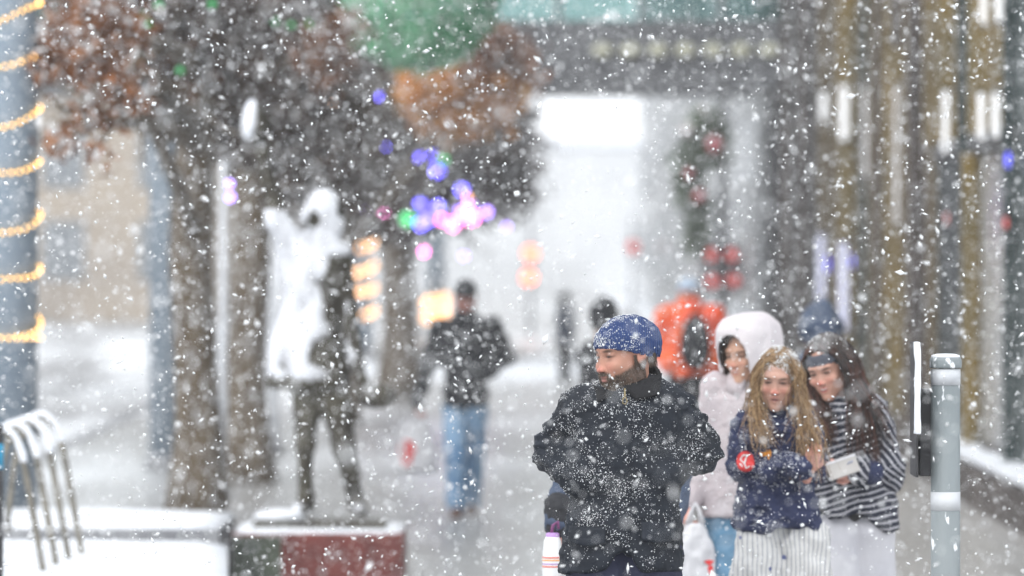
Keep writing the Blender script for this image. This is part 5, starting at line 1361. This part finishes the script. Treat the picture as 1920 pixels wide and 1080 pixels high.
# ---- the dark haired woman in the striped wrap
St = Fig(22.6, 1590); q = St.q
sh = [q(1540, 768), q(1638, 772)]; el = [q(1530, 865, .0), q(1652, 878, .0)]; wr = [q(1555, 880, -.12), q(1606, 884, -.15)]
hip = [q(1575, 1000), q(1632, 1000)]; kn = [(hip[0][0] - .03, -.05, .48), (hip[1][0] + .01, .04, .48)]; an = [(hip[0][0] - .03, -.05, .09), (hip[1][0] + .02, .14, .09)]
ob, hp, th_, sh_ = body(St, 'dark haired woman with a grey headband and navy striped wrap, holding a pale box', (1552, 694, -.03, .97, -30, 16, -10),
    hands=[(np.array(q(1604, 885, -.16)), (-1, -.15, .15), (-.1, 1, .3), 1, .55, .92)], core=core_of(sh, el, wr, hip, kn, an, q(1580, 750, .01), .85), skin=(.50, .28, .21), res=.0038,
    headopt=dict(female=True, red=.7, mouth=.005, teeth=True, brow=(.04, .025, .02), eye=.0038, lip=(.50, .10, .10)))
def wrap(p):
    x, y, z = p
    r = loft(p, [(q(0, 1010)[2], .03, .02, .20, .15), (q(0, 950)[2], .01, .01, .185, .145), (q(0, 880)[2], -.0, 0, .165, .135), (q(0, 800)[2], -.0, 0, .145, .12), (q(0, 768)[2], -.01, 0, .125, .10), (q(0, 745)[2], -.02, .01, .07, .07)])
    low = q(0, 955)[2] - .22 * np.clip(x + .13, 0, .3) + .02 * np.sin(x * 30)
    return np.maximum(r, low - z)
V, F = surfnet(wrap, (-.26, -.22, .82), (.28, .24, 1.46), .0085); V = relax(V, F, 1); V = folds(V, F, .016, (9, 7, 5), 61); V = folds(V, F, .008, (18, 16, 22), 62)
wr_ = mesh_obj('striped_wrap', V, F, MATS['stripe_knit'], ob, True); dust(wr_, V, F, 1300, .001, .0032, (-.4, -.5, .6), .3, 24)
slv = lambda p: smin(smin(cone(p, sh[1], el[1], .066, .088), cone(p, el[1], wr[1], .088, .060), .04), cone(p, el[1], q(1655, 925, .02), .08, .05), .04)
V, F = surfnet(slv, (-.1, -.32, .85), (.32, .2, 1.48), .0085); V = relax(V, F, 1); V = folds(V, F, .018, (9, 7, 10), 63)
mesh_obj('sleeve', V, F, MATS['stripe_knit_sleeve'], ob, True); dust(wr_, V, F, 500, .001, .0032, (-.4, -.5, .6), .3, 24)
slv2 = lambda p: smin(cone(p, sh[0], el[0], .06, .062), cone(p, el[0], wr[0], .062, .045), .04)
V, F = surfnet(slv2, (-.28, -.32, .9), (.2, .2, 1.48), .010); V = folds(V, F, .014, (9, 7, 10), 64); mesh_obj('sleeve', V, F, MATS['stripe_knit_sleeve'], ob, True)
cf = lambda p: cone(p, np.array(wr[1]) + (.05, .01, 0), np.array(wr[1]) + (.0, 0, 0), .048, .040)
V, F = surfnet(cf, np.array(wr[1]) - .1, np.array(wr[1]) + .13, .007); V = folds(V, F, .005, (20, 20, 20), 64); mesh_obj('cuff', V, F, MATS['navy_fleece'], ob, True)
V, F = surfnet(sh_(lambda p: smax(smax(ell(p, (0, .018, .036), (.0855, .106, .094)), np.abs(p[2] - .058 - .10 * (p[1] + .09)) - .024, .006), -ell(p, (0, .016, .035), (.072, .09, .082)), .003)), hp - .16, hp + .17, .006); mesh_obj('headband', relax(V, F, 1), F, MATS['headband_grey'], ob, True)
capf = sh_(lambda p: smax(ell(p, (0, .034, .046), (.094, .108, .100)), -ell(p, (0, -.085, -.005), (.064, .085, .105)), .01))
V, F = surfnet(capf, hp - .18, hp + .19, .007); V = relax(V, F, 1); V = folds(V, F, .008, (40, 12, 12), 5)
cp_ = mesh_obj('hair_cap', V, F, MATS['hairy'], ob, True, col=np.ones((len(V), 3)) * (.032, .022, .018)); dust(cp_, V, F, 900, .001, .0036, (0, -.4, .8), .35, 24)
R_ = []; paths = []
for i in range(1100):
    s_ = -1 if i % 3 == 0 else 1; yb_ = rng.uniform(-.06, .11)
    pr = np.array([s_ * .01, yb_, .046 + .10 * math.sqrt(max(0, 1 - ((yb_ - .034) / .112) ** 2))])
    s0 = np.array([s_ * rng.uniform(.088, .105), yb_ * .8, .02]); l0 = np.array([s_ * rng.uniform(.075, .115), yb_ * .7, -.09])
    r0, s1, l1 = th_(pr[None])[0], th_(s0[None])[0], th_(l0[None])[0]
    if s_ > 0: e = np.array([rng.uniform(-.02, .17), rng.uniform(-.16, .06), rng.uniform(1.08, 1.30)]); e[2] += .10 * (e[0] > .13)
    else: e = np.array([rng.uniform(-.12, -.06), -.13, rng.uniform(1.22, 1.34)])
    mid = np.array([(e[0] * .7 + l1[0] * .3), e[1] * .8 - .04, 1.36])
    paths.append(np.concatenate([bez(r0, th_(np.array([[s_ * .07, yb_, .11]]))[0], s1, n=6)[:-1], bez(s1, l1, mid, e, n=11)])); R_.append(r0)
hr = strands('hair', R_, lambda i: paths[i], 16, .0026, [(.03, .02, .016), (.055, .03, .022), (.018, .013, .012), (.09, .035, .025)], ob, wave=.014)
pc = np.concatenate([paths[i][rng.integers(6, 16, 1)] for i in range(700)]); CV, CF = chips(pc + (0, -.004, .004) + rng.normal(size=pc.shape) * .003, .001 + .0022 * rng.random(len(pc)) ** 2); o_ = mesh_obj('hair_snow', CV, CF, MATS['snow_flake'], ob, False); o_['kind'] = 'stuff'
legs_garment('wide_trousers', hip, kn, an, (.098, .10, .12), 'white_cloth', ob, 1.02, fold=[(.012, (7, 6, 2.5), 5)], cut=.04); shoes(ob, an, 'shoe_dark')
M('box_pale', (.42, .40, .38), .6, (.52, .50, .48), 9); M('box_blue', (.22, .26, .42), .5)
bxo = np.array(q(1574, 872, -.235)); wb = empty('pale_box', (St.x + bxo[0], St.d + bxo[1], bxo[2])); wb.rotation_euler = (math.radians(-12), math.radians(-18), math.radians(12))
tag(wb, 'flat pale box gripped in the hand of the woman in the striped wrap', 'box')
m = MB(); m.box(-.062, .062, -.008, .008, -.036, .036); m.build('carton', MATS['box_pale'], wb, bevel=.003)
m = MB(); m.box(-.0625, .0625, -.0095, .0095, .026, .0363); m.build('lid_edge', MATS['plastic_bag'], wb)
m = MB(); m.tube([(.020, -.010, .004), (.028, -.010, .010), (.036, -.010, .006), (.044, -.010, .012)], .002, 5); m.build('logo', MATS['box_blue'], wb, True)

# ---- people further off
def simple_person(d, cx, label, head, sh, el, wr, hip, an_px, coatm, pants, coat_rows, slr, legr, extra=None, hairm=None, skin=(.5, .3, .22), hatm=None, yaw=0, kneey=(-.1, .06), shoe='shoe_dark', handlist=(), coatfold=.02, tilt=0, group=None):
    G = Fig(d, cx); q = G.q
    S = [q(*sh[0]), q(*sh[1])]; E = [q(*el[0]), q(*el[1])]; Wr = [q(*wr[0]), q(*wr[1])]; Hp = [q(*hip[0]), q(*hip[1])]
    K = [((Hp[i][0] + PX(an_px[i], d) - G.x) / 2, kneey[i], .50) for i in (0, 1)]; An = [(PX(an_px[i], d) - G.x, kneey[i] * 1.2 + (.1 if kneey[i] > 0 else -.02), .09) for i in (0, 1)]
    ob, hp, th_, sh_ = body(G, label, (head[0], head[1], head[2], head[3], yaw, tilt, 0), hands=[(np.array(Wr[i]), dr, n_, s_, c_, .95) for (i, dr, n_, s_, c_) in handlist], core=core_of(S, E, Wr, Hp, K, An, q(head[0], head[1] + .12 * G.s, 0), .9), skin=skin, res=.008, headopt=dict(red=.4), group=group)
    rows = [(G.q(0, r[0])[2], (r[1] - cx) / G.s, r[4] if len(r) > 4 else 0, r[2] / G.s, r[3]) for r in coat_rows]
    def f(p):
        r = loft(p, rows)
        for i in (0, 1): r = smin(r, smin(cone(p, S[i], E[i], slr[0], slr[1]), cone(p, E[i], Wr[i], slr[1], slr[2]), .03), .04)
        return r
    lo, hi = bounds(S + E + Wr + [(0, 0, rows[0][0]), (0, 0, rows[-1][0])], .25)
    garment('jacket', f, lo, hi, .016, MATS[coatm], ob, [(coatfold, (6, 6, 10), 21)])
    legs_garment('trousers', Hp, K, An, legr, pants, ob, Hp[0][2] + .08, h=.018, fold=[(.012, (7, 7, 14), 9)]); shoes(ob, An, shoe)
    if hatm:
        V, F = surfnet(sh_(lambda p: smax(ell(p, (0, .012, .045), (.088, .108, .090)), .030 - p[2], .01)), hp - .2, hp + .2, .011); mesh_obj('hat', V, F, MATS[hatm], ob, True)
    if hairm:
        V, F = surfnet(sh_(lambda p: smax(ell(p, (0, .030, .02), (.095, .112, .125)), -(p[1] + .03) + .0 * p[0], .02)), hp - .22, hp + .22, .011); V = folds(V, F, .012, (18, 18, 12), 3); mesh_obj('hair', V, F, MATS[hairm], ob, True)
    return G, ob, hp, th_, sh_
G, ob, hp, th_, sh_ = simple_person(42.8, 875, 'man in dark cap, black jacket and blue jeans walking towards the viewer alone', (873, 558, -.02, 1.02), [(826, 612, 0), (922, 612, 0)], [(803, 685, .03), (948, 672, .08)], [(783, 758, -.02), (918, 700, -.10)],
    [(852, 765, 0), (892, 765, 0)], (856, 884), 'dark_cloth', 'jeans_light', [(762, 873, 42, .15), (700, 872, 44, .15), (640, 872, 50, .15), (606, 873, 46, .13), (592, 873, 28, .10), (582, 873, 16, .08)], (.085, .07, .05), (.095, .08, .075), hatm='dark_cloth', skin=(.45, .20, .16), shoe='shoe_brown', kneey=(-.12, .10), handlist=[(0, (0, -.1, -1), (1, 0, 0), -1, 1.2)], tilt=14)
M('cap_dark', (.03, .03, .035), .8)
V, F = surfnet(sh_(lambda p: np.maximum(np.abs(p[2] - .045 + .18 * (p[1] + .12) ** 1) - .006, np.sqrt((p[0]) ** 2 + ((p[1] + .075) * .9) ** 2) - .075)), hp - .2, hp + .15, .009); mesh_obj('cap_peak', V, F, MATS['cap_dark'], ob, True)
cb = (PX(778, 42.6), 0, PZ(786, 42.6)); bagmesh('shopping_bag', 'white shopping bag with a red patch swinging from the hand of the man in jeans', cb, .165, .38, .10, [(-.06, .13, .055, .10)], 42.6)
simple_person(45, 1294, 'person in a bright orange puffer jacket and pale blue hat with a black backpack', (1292, 552, 0, 1.0), [(1252, 598, 0), (1336, 598, 0)], [(1240, 650, .06), (1346, 650, .06)], [(1252, 690, -.1), (1334, 690, -.1)],
    [(1276, 712, 0), (1312, 712, 0)], (1278, 1314 - 4), 'orange_nylon', 'dark_cloth', [(708, 1293, 46, .18), (660, 1293, 50, .19), (600, 1293, 44, .16), (582, 1293, 26, .12), (572, 1293, 24, .11), (560, 1293, 20, .10)], (.11, .10, .07), (.10, .08, .07), hatm='pale_blue_knit', yaw=180, coatfold=.03, kneey=(-.1, .1))
bp_ = empty('backpack', (PX(1302, 44.8), 44.8, 0)); tag(bp_, 'black backpack worn over the orange puffer jacket', 'backpack'); zc_ = PZ(640, 44.75)
V, F = surfnet(lambda p: smin(ell(p, (0, -.20, zc_ - .04), (.125, .12, .19)), ell(p, (0, -.18, zc_ + .10), (.08, .09, .11)), .06), (-.2, -.4, zc_ - .3), (.2, .05, zc_ + .3), .014); mesh_obj('sack', V, F, MATS['dark_cloth'], bp_, True)
m = MB((0, 0, 0)); m.tube([(-.03, -.2, zc_ + .2), (0, -.2, zc_ + .24), (.03, -.2, zc_ + .2)], .01, 6); m.build('grab_loop', MATS['black_metal'], bp_, True)
simple_person(39, 1136, 'dark haired person in black walking behind the man in the blue hat', (1132, 596, 0, 1.02), [(1100, 660, 0), (1176, 660, 0)], [(1098, 720, 0), (1180, 720, 0)], [(1100, 780, 0), (1178, 780, 0)],
    [(1120, 800, 0), (1156, 800, 0)], (1120, 1156), 'dark_cloth', 'dark_cloth', [(800, 1138, 38, .14), (700, 1138, 40, .14), (655, 1138, 36, .12), (640, 1136, 20, .09), (628, 1134, 15, .08)], (.075, .06, .05), (.09, .07, .06), hairm='dark_cloth', yaw=180)
G, ob, hp, th_, sh_ = simple_person(33, 1540, 'person in a navy hooded coat, partly hidden behind the woman in the striped wrap', (1536, 622, 0, 1.0), [(1502, 690, 0), (1584, 690, 0)], [(1494, 760, .05), (1594, 760, .05)], [(1510, 820, -.1), (1580, 820, -.1)],
    [(1522, 850, 0), (1562, 850, 0)], (1520, 1564), 'hood_navy', 'dark_cloth', [(860, 1542, 54, .16), (760, 1542, 52, .16), (694, 1542, 48, .14), (674, 1540, 30, .11), (660, 1538, 24, .10)], (.09, .075, .06), (.10, .08, .07), yaw=-150)
V, F = surfnet(sh_(lambda p: smin(ell(p, (0, .02, .03), (.12, .14, .13)), ell(p, (0, .05, .12), (.05, .06, .07)), .05)), hp - .26, hp + .28, .012); V = folds(V, F, .02, (7, 7, 7), 2); mesh_obj('hood', V, F, MATS['hood_navy'], ob, True)
simple_person(86, 1059, 'tiny faint figure in grey far down the street', (1059, 566 - 3, 0, 1.0), [(1050, 582, 0), (1069, 582, 0)], [(1048, 612, 0), (1071, 612, 0)], [(1049, 640, 0), (1070, 640, 0)],
    [(1055, 638, 0), (1064, 638, 0)], (1055, 1065), 'hood_navy', 'dark_cloth', [(645, 1059, 14, .14), (590, 1059, 13, .14), (577, 1059, 8, .09)], (.07, .06, .05), (.09, .07, .06), hairm='dark_cloth', yaw=180)
# ------------------------------------------------------------------ haze and falling snow
hz = MB(); hz.box(-70, 60, -8, 300, -1.2, 21)
hv = bpy.data.materials.new('haze'); hv.use_nodes = True
t = hv.node_tree; t.nodes.remove(t.nodes['Principled BSDF'])
pv = t.nodes.new('ShaderNodeVolumePrincipled'); pv.inputs['Color'].default_value = (.95, .96, .98, 1); pv.inputs['Density'].default_value = .0008
t.links.new(pv.outputs[0], t.nodes['Material Output'].inputs['Volume'])
tag(hz.build('haze', hv), kind='stuff')

NF = 310000
C = np.stack([rng.uniform(-6, 6, NF), rng.uniform(9.0, 52, NF), rng.uniform(0.02, 5.0, NF)], 1)
s = .0021 + .0050 * rng.random(NF) ** 2.0 + .0045 * (rng.random(NF) < .07)
V, F = chips(C, s, stretch=2.1)
tag(mesh_obj('falling_snow', V, F, MATS['snow_flake'], None, False), kind='stuff')
print('built', len(bpy.data.objects))
